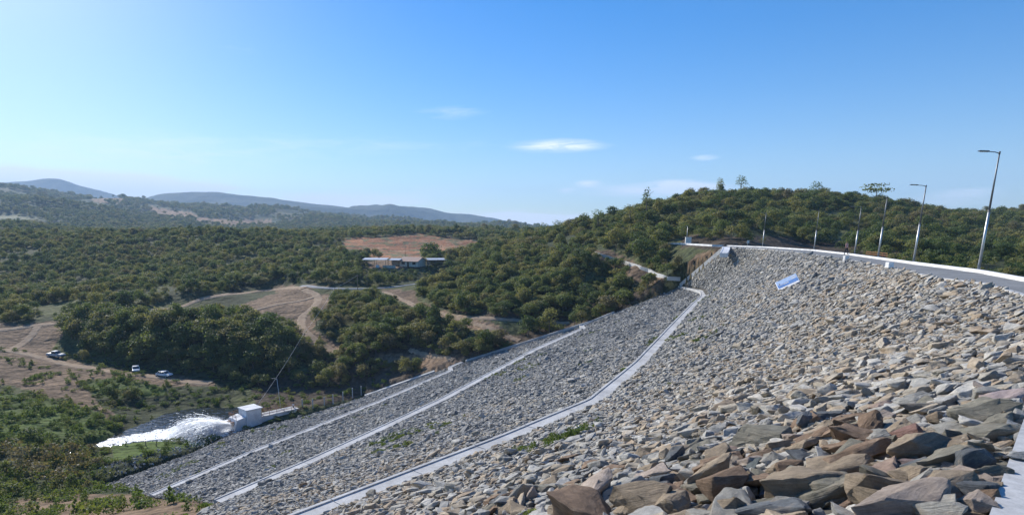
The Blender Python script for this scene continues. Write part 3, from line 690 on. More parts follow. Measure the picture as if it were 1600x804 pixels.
# a scatter of truly big stones in the near corner, placed one by one
BIG = [(1395, 742, 1.05, 'tan', 1.0, 'big tan brown boulder near the bottom right corner, just left of the road slab'), (1205, 768, .62, 'blue grey', .8, 'dark blue grey block near the bottom edge, left of the brown boulders'),
       (1330, 722, .62, 'blue grey', .9, 'straight-edged blue grey slab lying above the biggest boulders'), (1440, 728, .7, 'olive grey', .9, 'long greenish grey boulder in front of the slab end'),
       (1583, 625, .95, 'pinkish buff', 1, 'pinkish square block lit by the sun beside the road edge'), (1482, 716, .55, 'pale grey', 1, 'pale rounded boulder a step left of the road slab'),
       (1340, 790, .6, 'rusty brown', 1, 'upright brown stone at the bottom edge beside the big tan boulder'), (1240, 798, .75, 'tan', .7, 'flat tan slab cut off by the bottom edge'),
       (1455, 780, .7, 'olive grey', 1, 'grey olive boulder in the bottom right corner touching the road slab'), (1345, 668, .85, 'tan', 1, 'large tan slab with a jagged top in the middle of the near stones'),
       (1415, 688, .8, 'rusty brown', .9, 'brown wedge-shaped rock behind the pale boulder'), (1450, 640, .85, 'olive grey', .8, 'long pale olive slab below the dark rocks'),
       (1385, 640, .7, 'pinkish buff', .8, 'orange banded block above the large tan slab'), (1150, 700, .5, 'tan', .8, 'tan wedge standing alone among small stones'),
       (1100, 765, .45, 'rusty brown', .9, 'reddish brown stone low in the middle of the bottom edge'), (1515, 692, .45, 'rusty brown', .8, 'orange topped rock beside the tip of the road slab'),
       (1290, 745, .6, 'rusty brown', .7, 'split red brown slab above the upright brown stone'), (1180, 728, .6, 'blue grey', .7, 'flat dark grey slab behind the white chip'),
       (1540, 662, .6, 'blue grey', .9, 'dark bluish boulder in shade right of the long olive slab'), (1520, 655, .6, 'olive grey', .8, 'rounded dark olive stone under the pinkish block')]
def scatter(name, P, rot, scl, idx, sources, mat=None):
    """one object: many copies of the given meshes on its points"""
    me = bpy.data.meshes.new(name); me.vertices.add(len(P)); me.vertices.foreach_set('co', np.asarray(P, np.float32).ravel())
    for nm, arr, ty in (('rot', rot, 'FLOAT_VECTOR'), ('scl', scl, 'FLOAT_VECTOR')):
        a = me.attributes.new(nm, ty, 'POINT'); a.data.foreach_set('vector', np.asarray(arr, np.float32).ravel())
    a = me.attributes.new('idx', 'INT', 'POINT'); a.data.foreach_set('value', np.asarray(idx, np.int32))
    o = link(bpy.data.objects.new(name, me))
    ng = bpy.data.node_groups.new(name, 'GeometryNodeTree')
    ng.interface.new_socket('Geometry', in_out='INPUT', socket_type='NodeSocketGeometry'); ng.interface.new_socket('Geometry', in_out='OUTPUT', socket_type='NodeSocketGeometry')
    gi = ng.nodes.new('NodeGroupInput'); go = ng.nodes.new('NodeGroupOutput')
    J = ng.nodes.new('GeometryNodeGeometryToInstance')
    for s in sources[::-1]:
        inf = ng.nodes.new('GeometryNodeObjectInfo'); inf.transform_space = 'ORIGINAL'; inf.inputs['Object'].default_value = s
        inf.inputs['As Instance'].default_value = False
        src = inf.outputs['Geometry']
        if mat is not None:
            sm = ng.nodes.new('GeometryNodeSetMaterial'); sm.inputs['Material'].default_value = mat; ng.links.new(src, sm.inputs[0]); src = sm.outputs[0]
        ng.links.new(src, J.inputs[0])
    def attr(nm, t):
        q = ng.nodes.new('GeometryNodeInputNamedAttribute'); q.data_type = t; q.inputs[0].default_value = nm; return q.outputs[0]
    ip = ng.nodes.new('GeometryNodeInstanceOnPoints'); ip.inputs['Pick Instance'].default_value = True
    ng.links.new(gi.outputs[0], ip.inputs['Points']); ng.links.new(J.outputs[0], ip.inputs['Instance'])
    ng.links.new(attr('idx', 'INT'), ip.inputs['Instance Index'])
    e2r = ng.nodes.new('FunctionNodeEulerToRotation'); ng.links.new(attr('rot', 'FLOAT_VECTOR'), e2r.inputs[0]); ng.links.new(e2r.outputs[0], ip.inputs['Rotation'])
    ng.links.new(attr('scl', 'FLOAT_VECTOR'), ip.inputs['Scale']); ng.links.new(ip.outputs[0], go.inputs[0])
    mod = o.modifiers.new('scatter', 'NODES'); mod.node_group = ng
    return o
def dam_hit(px, py):
    d = Vector(ray(px, py)).normalized(); h = dam_bvh.ray_cast(Vector((0, 0, 0)), d); return np.array(h[0]), np.array(h[1])
RG = 'loose rocks of the upper dam face'
taken = []
for k, (px, py, sz, colr, hh, lab) in enumerate(BIG):
    p, nn = dam_hit(px, py + 6); nn = nn if nn[2] > 0 else -nn
    dist = np.linalg.norm(p); s = sz * .60 * max(1, dist / 9.0)
    s = min(s, .72)
    o = bpy.data.objects.new('rock', ROCKS[(k * 5) % 14]); link(o)
    o.location = p + nn * s * .12; q = Vector(nn).to_track_quat('Z', 'Y').to_matrix()
    rk = random.Random(500 + k)
    o.rotation_euler = (q @ Euler((rk.uniform(-.35, .35), rk.uniform(-.35, .35), 0)).to_matrix() @ Euler((0, 0, rk.uniform(0, 6.28))).to_matrix()).to_euler()
    o.scale = (s, s * rk.uniform(.85, 1.1), s * hh * 1.05); o.color = (*[c * rk.uniform(.9, 1.15) for c in PAL[colr]], 1)
    tag(o, lab, 'rock', RG); taken.append((p, s))
drop = np.zeros(n, bool)
for p, s in taken: drop |= (np.linalg.norm(RC - p, axis=1) < s * .42)
# nothing may rise over the slab edge towards the camera
order = [i for i in np.argsort(-score)[:900] if not drop[i]][:280]
wts = ['tan', 'blue grey', 'pale grey', 'olive grey', 'rusty brown', 'tan', 'tan', 'pale grey', 'rusty brown', 'pinkish buff', 'olive grey', 'tan']
def spot(px, py):
    v = 'in the bottom row' if py > 745 else 'in the second row up' if py > 690 else 'in the near middle band' if py > 640 else 'high on the near slope'
    h = 'beside the road edge' if px > 1480 else 'among the biggest boulders' if px > 1340 else 'left of the big boulders' if px > 1180 else 'in the open near slope' if px > 1000 else 'towards the wide drain'
    return v, h
isind = np.zeros(n, bool)
for m, i in enumerate(order):
    isind[i] = True; rk = random.Random(900 + m); kk = rk.choice(wts)
    o = bpy.data.objects.new('rock', ROCKS[rk.randrange(14)]); link(o)
    o.location = RC[i]; o.rotation_euler = rock_euler(i); s = size[i]
    o.scale = (s * rk.uniform(1.05, 1.3), s, s * rk.uniform(.8, 1.15)); g = rk.uniform(.85, 1.2); o.color = (*[c * g for c in PAL[kk]], 1)
    v, h = spot(rx[i], ry[i]); sw = 'large' if size[i] > .6 else ('medium' if size[i] > .45 else 'small')
    tag(o, f'{sw} {kk} rock {v}, {h}', 'rock', RG)
rest = np.nonzero(~isind & ~drop)[0]
rot = np.array([tuple(rock_euler(i)) for i in rest]); sz = size[rest]
src = [o for o in COL.objects if o.name.startswith('rock')]
seen = {}; 
for o in src: seen.setdefault(o.data.name, o)
srcs = list(seen.values())
scl = np.stack([sz * rng.uniform(1.0, 1.4, len(rest)), sz * rng.uniform(.8, 1.1, len(rest)), sz * rng.uniform(.8, 1.2, len(rest))], 1)
o = scatter('riprap', RC[rest], rot, scl, rng.integers(0, len(srcs), len(rest)), srcs, many_m)
tag(o, 'countless grey and tan broken rocks covering the whole sloping dam face', 'riprap', kind='stuff')
print('rocks', len(rest), n)

# ------------------------------------------------------------------ foliage
def leaf_mat(name, stops, transl=.4):
    m, nt, b = new_mat(name, .65, .25)
    oi = nt.node('ShaderNodeObjectInfo'); P = pos(nt); tcx = nt.node('ShaderNodeTexCoord').outputs['Object']
    big = nt.noise(P, .022, 3, .6); sm = nt.noise(tcx, 1.3, 3, .6)
    f = nt.math('ADD', nt.math('MULTIPLY', oi.outputs['Random'], .75), nt.math('ADD', nt.math('MULTIPLY', nt.math('SUBTRACT', big, .5), 1.3), nt.math('MULTIPLY', nt.math('SUBTRACT', sm, .5), .5)))
    f = nt.math('ADD', f, .18)
    c = nt.ramp(f, stops); nt.l.new(c, b.inputs['Base Color'])
    t = nt.node('ShaderNodeBsdfTranslucent', ins={'Color': nt.mix(1.0, c, (1.5, 1.45, .8), 'MULTIPLY')})
    mx = nt.node('ShaderNodeMixShader'); mx.inputs[0].default_value = transl
    nt.l.new(b.outputs[0], mx.inputs[1]); nt.l.new(t.outputs[0], mx.inputs[2])
    nt.l.new(mx.outputs[0], nt.n['Material Output'].inputs['Surface'])
    return m
leaf_m = leaf_mat('scrub_leaves', [(0, (.045, .075, .036)), (.22, (.072, .108, .042)), (.42, (.11, .145, .05)), (.6, (.155, .175, .062)), (.76, (.21, .20, .075)), (.88, (.17, .165, .08)), (1.0, (.17, .15, .09))])
low_m = leaf_mat('low_green_leaves', [(0, (.075, .12, .032)), (.5, (.12, .17, .042)), (1, (.19, .20, .065))], .35)
dry_m = leaf_mat('dry_leaves', [(0, (.13, .11, .05)), (.5, (.17, .14, .075)), (1, (.20, .17, .11))], .3)
bark_m = plain('bark', (.17, .14, .11), .9, .1, 0, .3, 5)
def crown_mesh(name, seed, w, h, z0, nclump, nleaf, leaf, open_=.0, mat=None, flat=.75):
    r = np.random.default_rng(seed); V = []; F = []
    cents = []
    for k in range(nclump):
        th = r.uniform(0, 2 * np.pi); u = r.uniform(-.75, 1) ; rad = math.sqrt(max(0, 1 - u * u)) * r.uniform(.35, .82)
        cents.append((w * .5 * rad * math.cos(th), w * .5 * rad * math.sin(th), z0 + (h - z0) * (.5 + .40 * u), r.uniform(.2, .42) * w * (1 - .3 * open_)))
    for cx, cy, cz, cr in cents:
        for _ in range(nleaf // nclump):
            d = r.normal(size=3); d /= np.linalg.norm(d)
            if d[2] < -.35 and r.random() < .6: d[2] = -d[2]
            rr = cr * r.uniform(.55, 1.0) * (1.25 if r.random() < .15 else 1.0); p = np.array([cx + d[0] * rr, cy + d[1] * rr, cz + d[2] * rr * flat * (h - z0) / w * 1.1])
            if p[2] < z0 * .6: p[2] = z0 * .6 + r.random() * .3
            nrm = d * .9 + r.normal(size=3) * .55 + np.array([0, 0, .35]); nrm /= np.linalg.norm(nrm)
            a = np.cross(nrm, r.normal(size=3)); a /= np.linalg.norm(a); b = np.cross(nrm, a); s = leaf * r.uniform(.6, 1.35)
            i = len(V); V += [p + a * s * .62, p + b * s * .45 + a * s * .1, p - a * s * .6, p - b * s * .42]; F.append((i, i + 1, i + 2, i + 3))
    me = fast_mesh(name, np.array(V), np.array(F), [mat or leaf_m], False); return me
def trunk_mesh(name, seed, h, r0, limbs=4, spread=.35, lean=.06):
    r = random.Random(seed); bm = bmesh.new(); top = Vector((r.uniform(-lean, lean) * h, r.uniform(-lean, lean) * h, h * .72))
    mid = top * .5 + Vector((r.uniform(-.04, .04) * h, r.uniform(-.04, .04) * h, 0))
    tube(bm, [(0, 0, -.4), mid * .5, mid, top], r0, r0 * .35, 6)
    for k in range(limbs):
        t = r.uniform(.35, .9); st = top * t; a = r.uniform(0, 6.28); e = st + Vector((math.cos(a) * spread * h, math.sin(a) * spread * h, r.uniform(.12, .3) * h))
        m2 = (st + e) / 2 + Vector((0, 0, .04 * h)); tube(bm, [st, m2, e], r0 * .45, r0 * .12, 5)
    bmesh.ops.recalc_face_normals(bm, faces=bm.faces); me = bpy.data.meshes.new(name); bm.to_mesh(me); bm.free(); me.materials.append(bark_m); return me
# unit-size meshes: crown about 1 wide before scaling is awkward for leaves, so each kind has a real size and is scaled .7 to 1.4
CROWN = [crown_mesh('crown', 1, 4.6, 4.6, 1.0, 11, 900, .34), crown_mesh('crown', 2, 5.4, 4.2, 1.1, 13, 950, .34), crown_mesh('crown', 3, 4.0, 5.2, 1.2, 10, 850, .33),
         crown_mesh('crown', 4, 5.0, 4.0, 1.2, 9, 700, .34, .5), crown_mesh('crown', 5, 5.8, 4.8, 1.4, 14, 1000, .36)]
TRUNK = [trunk_mesh('trunk', 20 + i, [4.4, 4.0, 5.0, 3.9, 4.6][i], .16) for i in range(5)]
BUSH = [crown_mesh('shrub', 11, 2.6, 1.9, .05, 8, 420, .26), crown_mesh('shrub', 12, 3.2, 1.7, .05, 9, 460, .27), crown_mesh('shrub', 13, 2.2, 2.3, .1, 7, 380, .25), crown_mesh('shrub', 14, 2.8, 2.0, .05, 8, 300, .24, .4)]
DRY = [crown_mesh('shrub', 15, 2.4, 2.0, .1, 7, 200, .18, .4, dry_m)]
HERB = [crown_mesh('herb', 16, 1.3, .6, .0, 6, 170, .15, 0, low_m), crown_mesh('herb', 17, 1.0, .8, .0, 5, 150, .14, 0, low_m), crown_mesh('herb', 18, 1.5, .5, .0, 6, 150, .15, 0, low_m)]

# clearings: nothing tall grows here (tested on the ground's own position, so they stay put in the place)
CLEAR = SOIL[:4] + ORANGE + GRASS[:3] + [SOIL[6]] + [[(430, 443), (480, 445), (560, 450), (640, 442), (700, 429), (700, 441), (650, 454), (560, 464), (430, 462)], [(120, 566), (340, 586), (360, 612), (260, 612), (100, 590)],
        [(150, 650), (260, 606), (500, 606), (600, 606), (600, 640), (370, 700), (170, 790)], [(572, 404), (672, 404), (668, 421), (580, 421)], [(180, 486), (330, 462), (385, 450), (440, 446), (440, 462), (392, 474), (300, 498), (180, 514)],
        [(0, 508), (95, 503), (95, 513), (0, 524)], [(1050, 374), (1300, 384), (1300, 396), (1135, 392), (1050, 386)], [(1035, 378), (1120, 382), (1122, 400), (1105, 418), (1050, 418), (1035, 398)], [(905, 388), (940, 390), (1060, 440), (1045, 452), (985, 422), (930, 404), (905, 398)], [(1120, 386), (1135, 386), (1115, 408), (1100, 412)]]
def cleared(x, y, z):
    px, py = project(x, y, z); m = np.zeros(len(x), bool)
    for p in CLEAR: m |= in_poly(px, py, p)
    for rd in ROADS.values():
        q = resample(np.array(rd, float), 60)
        for a, b_ in q: m |= (abs(px - a) < 5) & (py - b_ > -2) & (py - b_ < 9)
    return m | (in_poly(x, y, RIV))
ROADLINE = KR[:, :2]
def sample(y0, y1, dens, u0=-.86, u1=1.06):
    """points drawn evenly by area between two distances"""
    A = (u1 - u0) * (y1 ** 2 - y0 ** 2) / 2; k = int(A * dens)
    y = np.sqrt(rng.uniform(y0 ** 2, y1 ** 2, k)); x = rng.uniform(u0, u1, k) * y
    return x, y
veg = []
for y0, y1, dens, smin, smax, ptree in [(62, 130, .12, .45, .9, .05), (130, 260, .16, .5, .92, .42), (260, 430, .12, .5, .98, .6), (430, 600, .085, .6, 1.1, .75), (600, 1000, .035, .8, 1.4, 1), (1000, 1800, .012, 1.1, 1.9, 1), (1800, 3000, .0045, 1.6, 2.8, 1)]:
    x, y = sample(y0, y1, dens); z, ins, bd, ct, gr = surf(x, y); s = rng.uniform(smin, smax, len(x)) * np.exp(rng.normal(0, .12, len(x)))
    clump = fbm(x / 14, y / 14, 91, 3) if y1 < 700 else fbm(x / 160, y / 160, 93, 4) + .15
    keep = ~ins & ~(bd & (rng.random(len(x)) < np.where((y > 330) & (y < 560), .93, .985))) & ~(ct & (rng.random(len(x)) < .25)) & ~gr & (clump > -.24) & ~cleared(x, y, z)
    # no tall growth within a few metres of the kerb or the dam
    isT = rng.random(len(x)) < ptree * np.clip(1 + clump * 1.5, .2, 1.6)
    if y0 >= 1800: keep &= clump > -.05
    keep &= visible(x, y, z + np.where(isT, 4.2, 1.8) * s, .004)
    if y1 < 200: isT &= ~((x > -50))
    pq = project(x, y, z); isT &= ~(in_poly(pq[0], pq[1], [(560, 417), (700, 417), (700, 436), (560, 444)]))

    veg.append(np.stack([x, y, z, s, isT], 1)[keep])
# the tall belt of trees on the bank behind the parked cars
bx_, by_ = sample(150, 215, .2, -.75, -.2); bz_, ins, bd, ct, gr = surf(bx_, by_); bp = project(bx_, by_, bz_)
kb = ~ins & in_poly(bp[0], bp[1], [(95, 508), (180, 500), (330, 508), (420, 512), (465, 560), (455, 588), (360, 584), (280, 574), (190, 562), (125, 545)])
veg.append(np.stack([bx_, by_, bz_, rng.uniform(.75, 1.22, len(bx_)), np.ones(len(bx_))], 1)[kb])
# thick scrub on the knoll and on the hillside beside the dam end
bx_, by_ = sample(130, 260, .30, -.32, .45); bz_, ins, bd, ct, gr = surf(bx_, by_); bp = project(bx_, by_, bz_)
kb = ~ins & ~bd & ~cleared(bx_, by_, bz_) & (in_poly(bp[0], bp[1], [(505, 462), (600, 462), (640, 490), (720, 515), (800, 540), (700, 572), (575, 588), (470, 578), (500, 545)]) | in_poly(bp[0], bp[1], [(650, 450), (830, 395), (1000, 395), (1060, 434), (930, 502), (820, 497), (700, 487), (660, 465)]) | in_poly(bp[0], bp[1], [(990, 385), (1095, 390), (1060, 440), (1000, 420)]))
tl_ = (rng.random(len(bx_)) < .3) & (bp[1] < 560)
veg.append(np.stack([bx_, by_, bz_, rng.uniform(.5, .95, len(bx_)) * np.where(tl_, .9, 1.1), tl_], 1)[kb])
V_ = np.concatenate(veg)
pxv, pyv = project(V_[:, 0], V_[:, 1], V_[:, 2])
# upstream side by the road and the near abutment: keep low
dK = np.min(np.linalg.norm(V_[:, None, :2] - ROADLINE[None, ::8], axis=2) if len(V_) < 1 else np.full((len(V_), 1), 99.), axis=1)
for q in ROADLINE[::4]: dK = np.minimum(dK, np.hypot(V_[:, 0] - q[0], V_[:, 1] - q[1]))
V_ = V_[dK > 5]; pxv, pyv = project(V_[:, 0], V_[:, 1], V_[:, 2])
isT = V_[:, 4] > .5
V_[:, 2] -= .1
dist = np.linalg.norm(V_[:, :3], axis=1); j = (pxv > 2) & (pxv < 1598) & (pyv < 800)
vis2 = visible(V_[:, 0], V_[:, 1], V_[:, 2] + V_[:, 3] * 1.4)
sc = np.where(j & vis2, V_[:, 3] * np.where(isT, 2.6, 1.0) / dist, 0)
treeI = [i for i in np.argsort(-sc) if isT[i]][:285]; bushI = [i for i in np.argsort(-sc) if not isT[i]][:285]
def veg_spot(px, py):
    if px < 170 and py > 660: return 'in the bushy corner at the lower left'
    if px < 520 and py > 560: return 'on the river flat by the parked cars'
    if px < 500 and py > 478: return 'on the shaded bank behind the parked cars'
    if px < 500 and py > 425: return 'on the green lowland behind the far dirt road'
    if px < 560: return 'on the long wooded ridge at left'
    if px < 830 and py < 412: return 'near the reddish field beyond the farmhouse'
    if px < 720 and py < 452: return 'below the farmhouse terrace'
    if px < 830 and py < 560 and py > 452: return 'on the knoll between the dirt tracks'
    if px < 830: return 'above the lower end of the rock face'
    if px < 1060 and py > 400: return 'on the hillside just left of the long drain bend'
    if px < 1060: return 'on the pointed hill left of the dam end'
    if px < 1500: return 'on the round hill behind the lamp posts'
    return 'on the far right hill past the nearest lamp post'
TG, BG = 'trees on the hills around the dam', 'shrubs on the ground around the dam'
kinds = ['broad rounded', 'low spreading', 'tall narrow', 'thin loose', 'big dense']; bk = ['rounded', 'low wide', 'upright', 'sparse']
first = {}
for m, i in enumerate(treeI):
    rk = random.Random(3000 + m); k = rk.randrange(5); s = V_[i, 3]
    t = thing('tree', f'{kinds[k]} green tree {veg_spot(pxv[i], pyv[i])}', 'tree', V_[i, :3], rk.uniform(0, 6.28), TG); t.scale = (s, s, s * rk.uniform(.85, 1.15))
    link(bpy.data.objects.new('trunk', TRUNK[k]), t); c = link(bpy.data.objects.new('crown', CROWN[k]), t); first.setdefault(('t', k), c)
for m, i in enumerate(bushI):
    rk = random.Random(5000 + m); k = rk.randrange(4); s = V_[i, 3]
    o = link(bpy.data.objects.new('shrub', BUSH[k])); o.location = V_[i, :3]; o.rotation_euler = (0, 0, rk.uniform(0, 6.28)); o.scale = (s, s, s * rk.uniform(.8, 1.2))
    tag(o, f'{bk[k]} green shrub {veg_spot(pxv[i], pyv[i])}', 'shrub', BG); first.setdefault(('b', k), o)
dry0 = link(bpy.data.objects.new('dry_shrub', DRY[0])); q = hit(52, 752); dry0.location = q; dry0.scale = (1.7, 1.5, 1.6)
tag(dry0, 'largest dry yellowish shrub in front of the others at lower left', 'shrub', 'dry shrubs at lower left')
rem = np.ones(len(V_), bool); rem[treeI] = False; rem[bushI] = False
def zrot(k): return np.stack([np.zeros(k), np.zeros(k), rng.uniform(0, 6.28, k)], 1)
def scl3(s, a=.85, b=1.15): return np.stack([s, s * rng.uniform(.9, 1.1, len(s)), s * rng.uniform(a, b, len(s))], 1)
for sel_, nm, srcl, lab, cat in ((rem & isT & (V_[:, 1] < 1000), 'woodland', [first['t', k] for k in range(5)], 'dense green scrub woodland covering all the hills in the middle distance', 'woodland'),
                            (rem & isT & (V_[:, 1] >= 1000), 'far_woodland', [first['t', k] for k in range(5)], 'far hazy green woodland on the distant ridges below the blue mountains', 'woodland'),
                            (rem & ~isT, 'undergrowth', [first['b', k] for k in range(4)] + [dry0], 'low green undergrowth filling the gaps between the trees', 'undergrowth')):
    q = V_[sel_]; k = len(q); print(nm, k)
    o = scatter(nm, q[:, :3], zrot(k), scl3(q[:, 3]), np.where((rng.random(k) < .07) & (len(srcl) == 5) & (nm == 'undergrowth'), 4, rng.integers(0, 4 if nm == 'undergrowth' else len(srcl), k)), srcl); tag(o, lab, cat, kind='stuff')

# low green ground cover on the river flat and weeds between the rocks
def herb_at(pts, s):
    k = rng.integers(0, 3); return k
hx, hy = sample(36, 175, .6, -.84, -.1); hz, ins, bd, ct, gr = surf(hx, hy)
hp = project(hx, hy, hz)
inG = in_poly(hp[0], hp[1], GRASS[1]) | in_poly(hp[0], hp[1], GRASS[0]) | in_poly(hp[0], hp[1], [(-40, 690), (170, 700), (160, 790), (-40, 810)])
keep = ~ins & ((inG & (fbm(hx / 4, hy / 4, 8, 3) > -.25)) | (~bd & (rng.random(len(hx)) < .3)) | (bd & (fbm(hx / 5, hy / 5, 18, 3) > .12) & (rng.random(len(hx)) < .35))) & ~in_poly(hx, hy, RIV)
hx, hy, hz = hx[keep], hy[keep], hz[keep]
h0 = []
for k, (px, py) in enumerate([(330, 690), (395, 676), (345, 694)]):
    q = hit(px, py); o = link(bpy.data.objects.new('green_herb', HERB[k])); o.location = q; h0.append(o)
    tag(o, ['low green plant on the river bank left of the stone toe', 'low green plant below the valve house corner', 'small green plant beside the two short stakes'][k], 'plant', 'low plants on the river bank')
o = scatter('ground_cover', np.stack([hx, hy, hz], 1), zrot(len(hx)), scl3(rng.uniform(.6, 1.5, len(hx)), .6, 1.4), rng.integers(0, 3, len(hx)), h0); tag(o, 'low bright green ground cover on the river flat at lower left', 'ground cover', kind='stuff')
# weeds on the dam: patches beside the drains
pick = rng.integers(0, len(RP), 60000); wp = RP[pick]
near_d = np.full(len(wp), 99.)
pn = fbm(wp[:, 0] / 5, wp[:, 1] / 5, 61, 4); pr = project(wp[:, 0], wp[:, 1], wp[:, 2])
band = (wp[:, 2] < Z1 + 3.5) & (wp[:, 2] > Z1 - .5) | (wp[:, 2] < Z2 + 3.8) & (wp[:, 2] > Z2 - .5) | (wp[:, 2] < -33)
kp = (pn > .34) & band & (pr[0] < 1250) & (wp[:, 1] < 120) | (pn > .62) & (pr[0] < 1000)
kp &= rng.random(len(wp)) < .5
wp = wp[kp][:2600]; print('weeds', len(wp))
o = scatter('weeds', wp + [0, 0, .06], zrot(len(wp)), scl3(rng.uniform(.16, .42, len(wp)), .7, 1.5), rng.integers(0, 3, len(wp)), h0); tag(o, 'thin green weeds growing between the rocks beside the drains', 'weeds', kind='stuff')
# ------------------------------------------------------------------ lamp posts along the crest
mid_steel = plain('backlit_lamp_steel', (.2, .21, .22), .5, .4, .5)  # galvanised upper pole, its backlit darkness against the sky painted into the colour
def make_lamp():
    t = thing('street_lamp', None, 'street lamp')
    bm = bmesh.new(); tube(bm, [(0, 0, .1), (0, 0, 3.9)], .095, .07, 10); bm_obj('lower_pole', bm, galv, t, True)
    bm = bmesh.new(); tube(bm, [(0, 0, 3.9), (0, 0, 7.5)], .066, .042, 10); tube(bm, [(0, 0, 3.86), (0, 0, 3.96)], .085, .085, 10); bm_obj('upper_pole', bm, mid_steel, t, True)
    bm = bmesh.new(); tube(bm, [(0, 0, 7.42), (-.3, 0, 7.5), (-.75, 0, 7.53)], .03, .026, 8); tube(bm, [(0, 0, 7.36), (0, 0, 7.54)], .055, .055, 8); bm_obj('arm', bm, dark_steel, t, True)
    bm = bmesh.new(); prism(bm, [(-.70, 7.50), (-.70, 7.58), (-1.28, 7.60), (-1.33, 7.57), (-1.30, 7.545)], -.11, .11); h = bm_obj('lamp_head', bm, dark_steel, t)
    bm = bmesh.new(); box(bm, (-1.0, 0, 7.515), (.42, .17, .02)); bm_obj('lens', bm, white_m, h)
    bm = bmesh.new(); box(bm, (0, 0, .11), (.36, .36, .025)); [box(bm, (a, b_, .14), (.03, .03, .05)) for a in (-.13, .13) for b_ in (-.13, .13)]; bm_obj('base_plate', bm, galv, t)
    bm = bmesh.new(); box(bm, (0, 0, -.2), (.55, .55, .6), None, .02); bm_obj('footing', bm, conc, t)
    return t
def copy_tree(o, parent=None):
    c = o.copy(); COL.objects.link(c)
    if parent is not None: c.parent = parent
    for ch in o.children: copy_tree(ch, c)
    return c
LG = 'street lamps along the crest road'
lampd = [(1531, 426, 235, 'tallest street lamp, nearest the camera, at the right edge of the photo'), (1427, 412, 288, 'second nearest street lamp, its arm against the sky above the hill'),
         (1372, 403, 306, 'third street lamp from the right, its tip just at the hill top'), (1335, 396.5, 322, 'fourth street lamp from the right, beside the walking person'),
         (1271, 390.5, 328, 'second street lamp from the far end of the road'), (1192, 386.5, 332, 'farthest and smallest street lamp near the far end of the road')]
lamp0 = make_lamp()
for k, (px, py, top, lab) in enumerate(lampd):
    o = lamp0 if k == 0 else copy_tree(lamp0)
    p = at_z(px, py, ZC); i = np.argmin([abs(project(*(q + [.45, -.22, 0]))[0] - px) for q in KR]); q = KR[i]
    T = KR[min(i + 1, NS - 1)] - KR[i - 1]; T /= np.linalg.norm(T); out = np.array([T[1], -T[0], 0])
    p = q + out * .5; d = p[1]; hh = ray(px, top)[2] / ray(px, top)[1] * d - (ZC + .0)
    o.location = (p[0], p[1], ZC - .05); o.scale = (1, 1, hh / 7.55); o.rotation_euler = (0, R(.8 if k == 0 else 1.2), math.atan2(T[1], T[0]) - R(90) + R(15))
    tag(o, lab, 'street lamp', LG)
# ------------------------------------------------------------------ things on the far abutment
p = at_y(1075, 381, 168.5)
t = thing('control_cabinet', 'white control cabinet standing at the far end of the crest road', 'cabinet', p, R(-12))
bm = bmesh.new(); box(bm, (0, 0, .95), (1.5, .9, 1.7), None, .02); bm_obj('body', bm, white_m, t)
bm = bmesh.new(); box(bm, (0, 0, 1.84), (1.65, 1.05, .07), None, .01); bm_obj('roof', bm, white_m, t)
bm = bmesh.new(); box(bm, (0, 0, 0), (1.7, 1.1, .22)); bm_obj('plinth', bm, conc, t)
d = None
for s in (-1, 1):
    bm = bmesh.new(); box(bm, (s * .36, -.462, .95), (.68, .02, 1.5)); d = bm_obj('door', bm, white_m, t)
    bm = bmesh.new(); box(bm, (s * .08, -.487, .95), (.03, .03, .2)); bm_obj('handle', bm, galv, d)
p = at_y(1072.5, 381, 170.5); bm = bmesh.new(); tube(bm, [(0, 0, -.3), (0, 0, 4.8)], .07, .05, 8); tube(bm, [(0, 0, 4.7), (-.5, 0, 4.85)], .03, .03, 6)
o = bm_obj('pole', bm, galv, None, True); o.location = p; tag(o, 'thin pale pole rising just behind the white control cabinet', 'pole')
p = at_y(1168, 386, 141); t = thing('small_sign', 'small square white sign on a post behind the far kerb', 'sign', p)
bm = bmesh.new(); tube(bm, [(0, 0, -.5), (0, 0, 1.0)], .035, .035, 6); bm_obj('post', bm, galv, t)
bm = bmesh.new(); box(bm, (0, -.05, 1.2), (.55, .03, .62), None, .008); bm_obj('panel', bm, white_m, t)
for px, py, lab in ((1321, 407.5, 'small white concrete marker at the rock edge below the walking person'), (1389, 420.5, 'small pale concrete marker at the rock edge between two lamps')):
    p, nn = dam_hit(px, py); bm = bmesh.new(); box(bm, (0, 0, .2), (.4, .4, .7), None, .03); o = bm_obj('marker_block', bm, paint); o.location = p; tag(o, lab, 'marker')
# rusty rails stacked behind the kerb
i = np.argmin([abs(project(*q)[0] - 1316) for q in KR]); q = KR[i]; T = KR[i + 1] - KR[i - 1]; T /= np.linalg.norm(T); out = np.array([T[1], -T[0], 0])
t = thing('rusty_railing', 'low rusty brown railing behind the kerb, left of the fourth lamp', 'railing', q + out * 4 + [0, 0, -.3], math.atan2(T[1], T[0]))
for k in range(6): bm = bmesh.new(); tube(bm, [(k * 1.9 - 4.6, 0, -.4), (k * 1.9 - 4.6, 0, .62)], .035, .035, 6); bm_obj('post', bm, rust, t)
for z in (.3, .58): bm = bmesh.new(); box(bm, (.15, 0, z), (9.8, .04, .06)); bm_obj('rail', bm, rust, t)

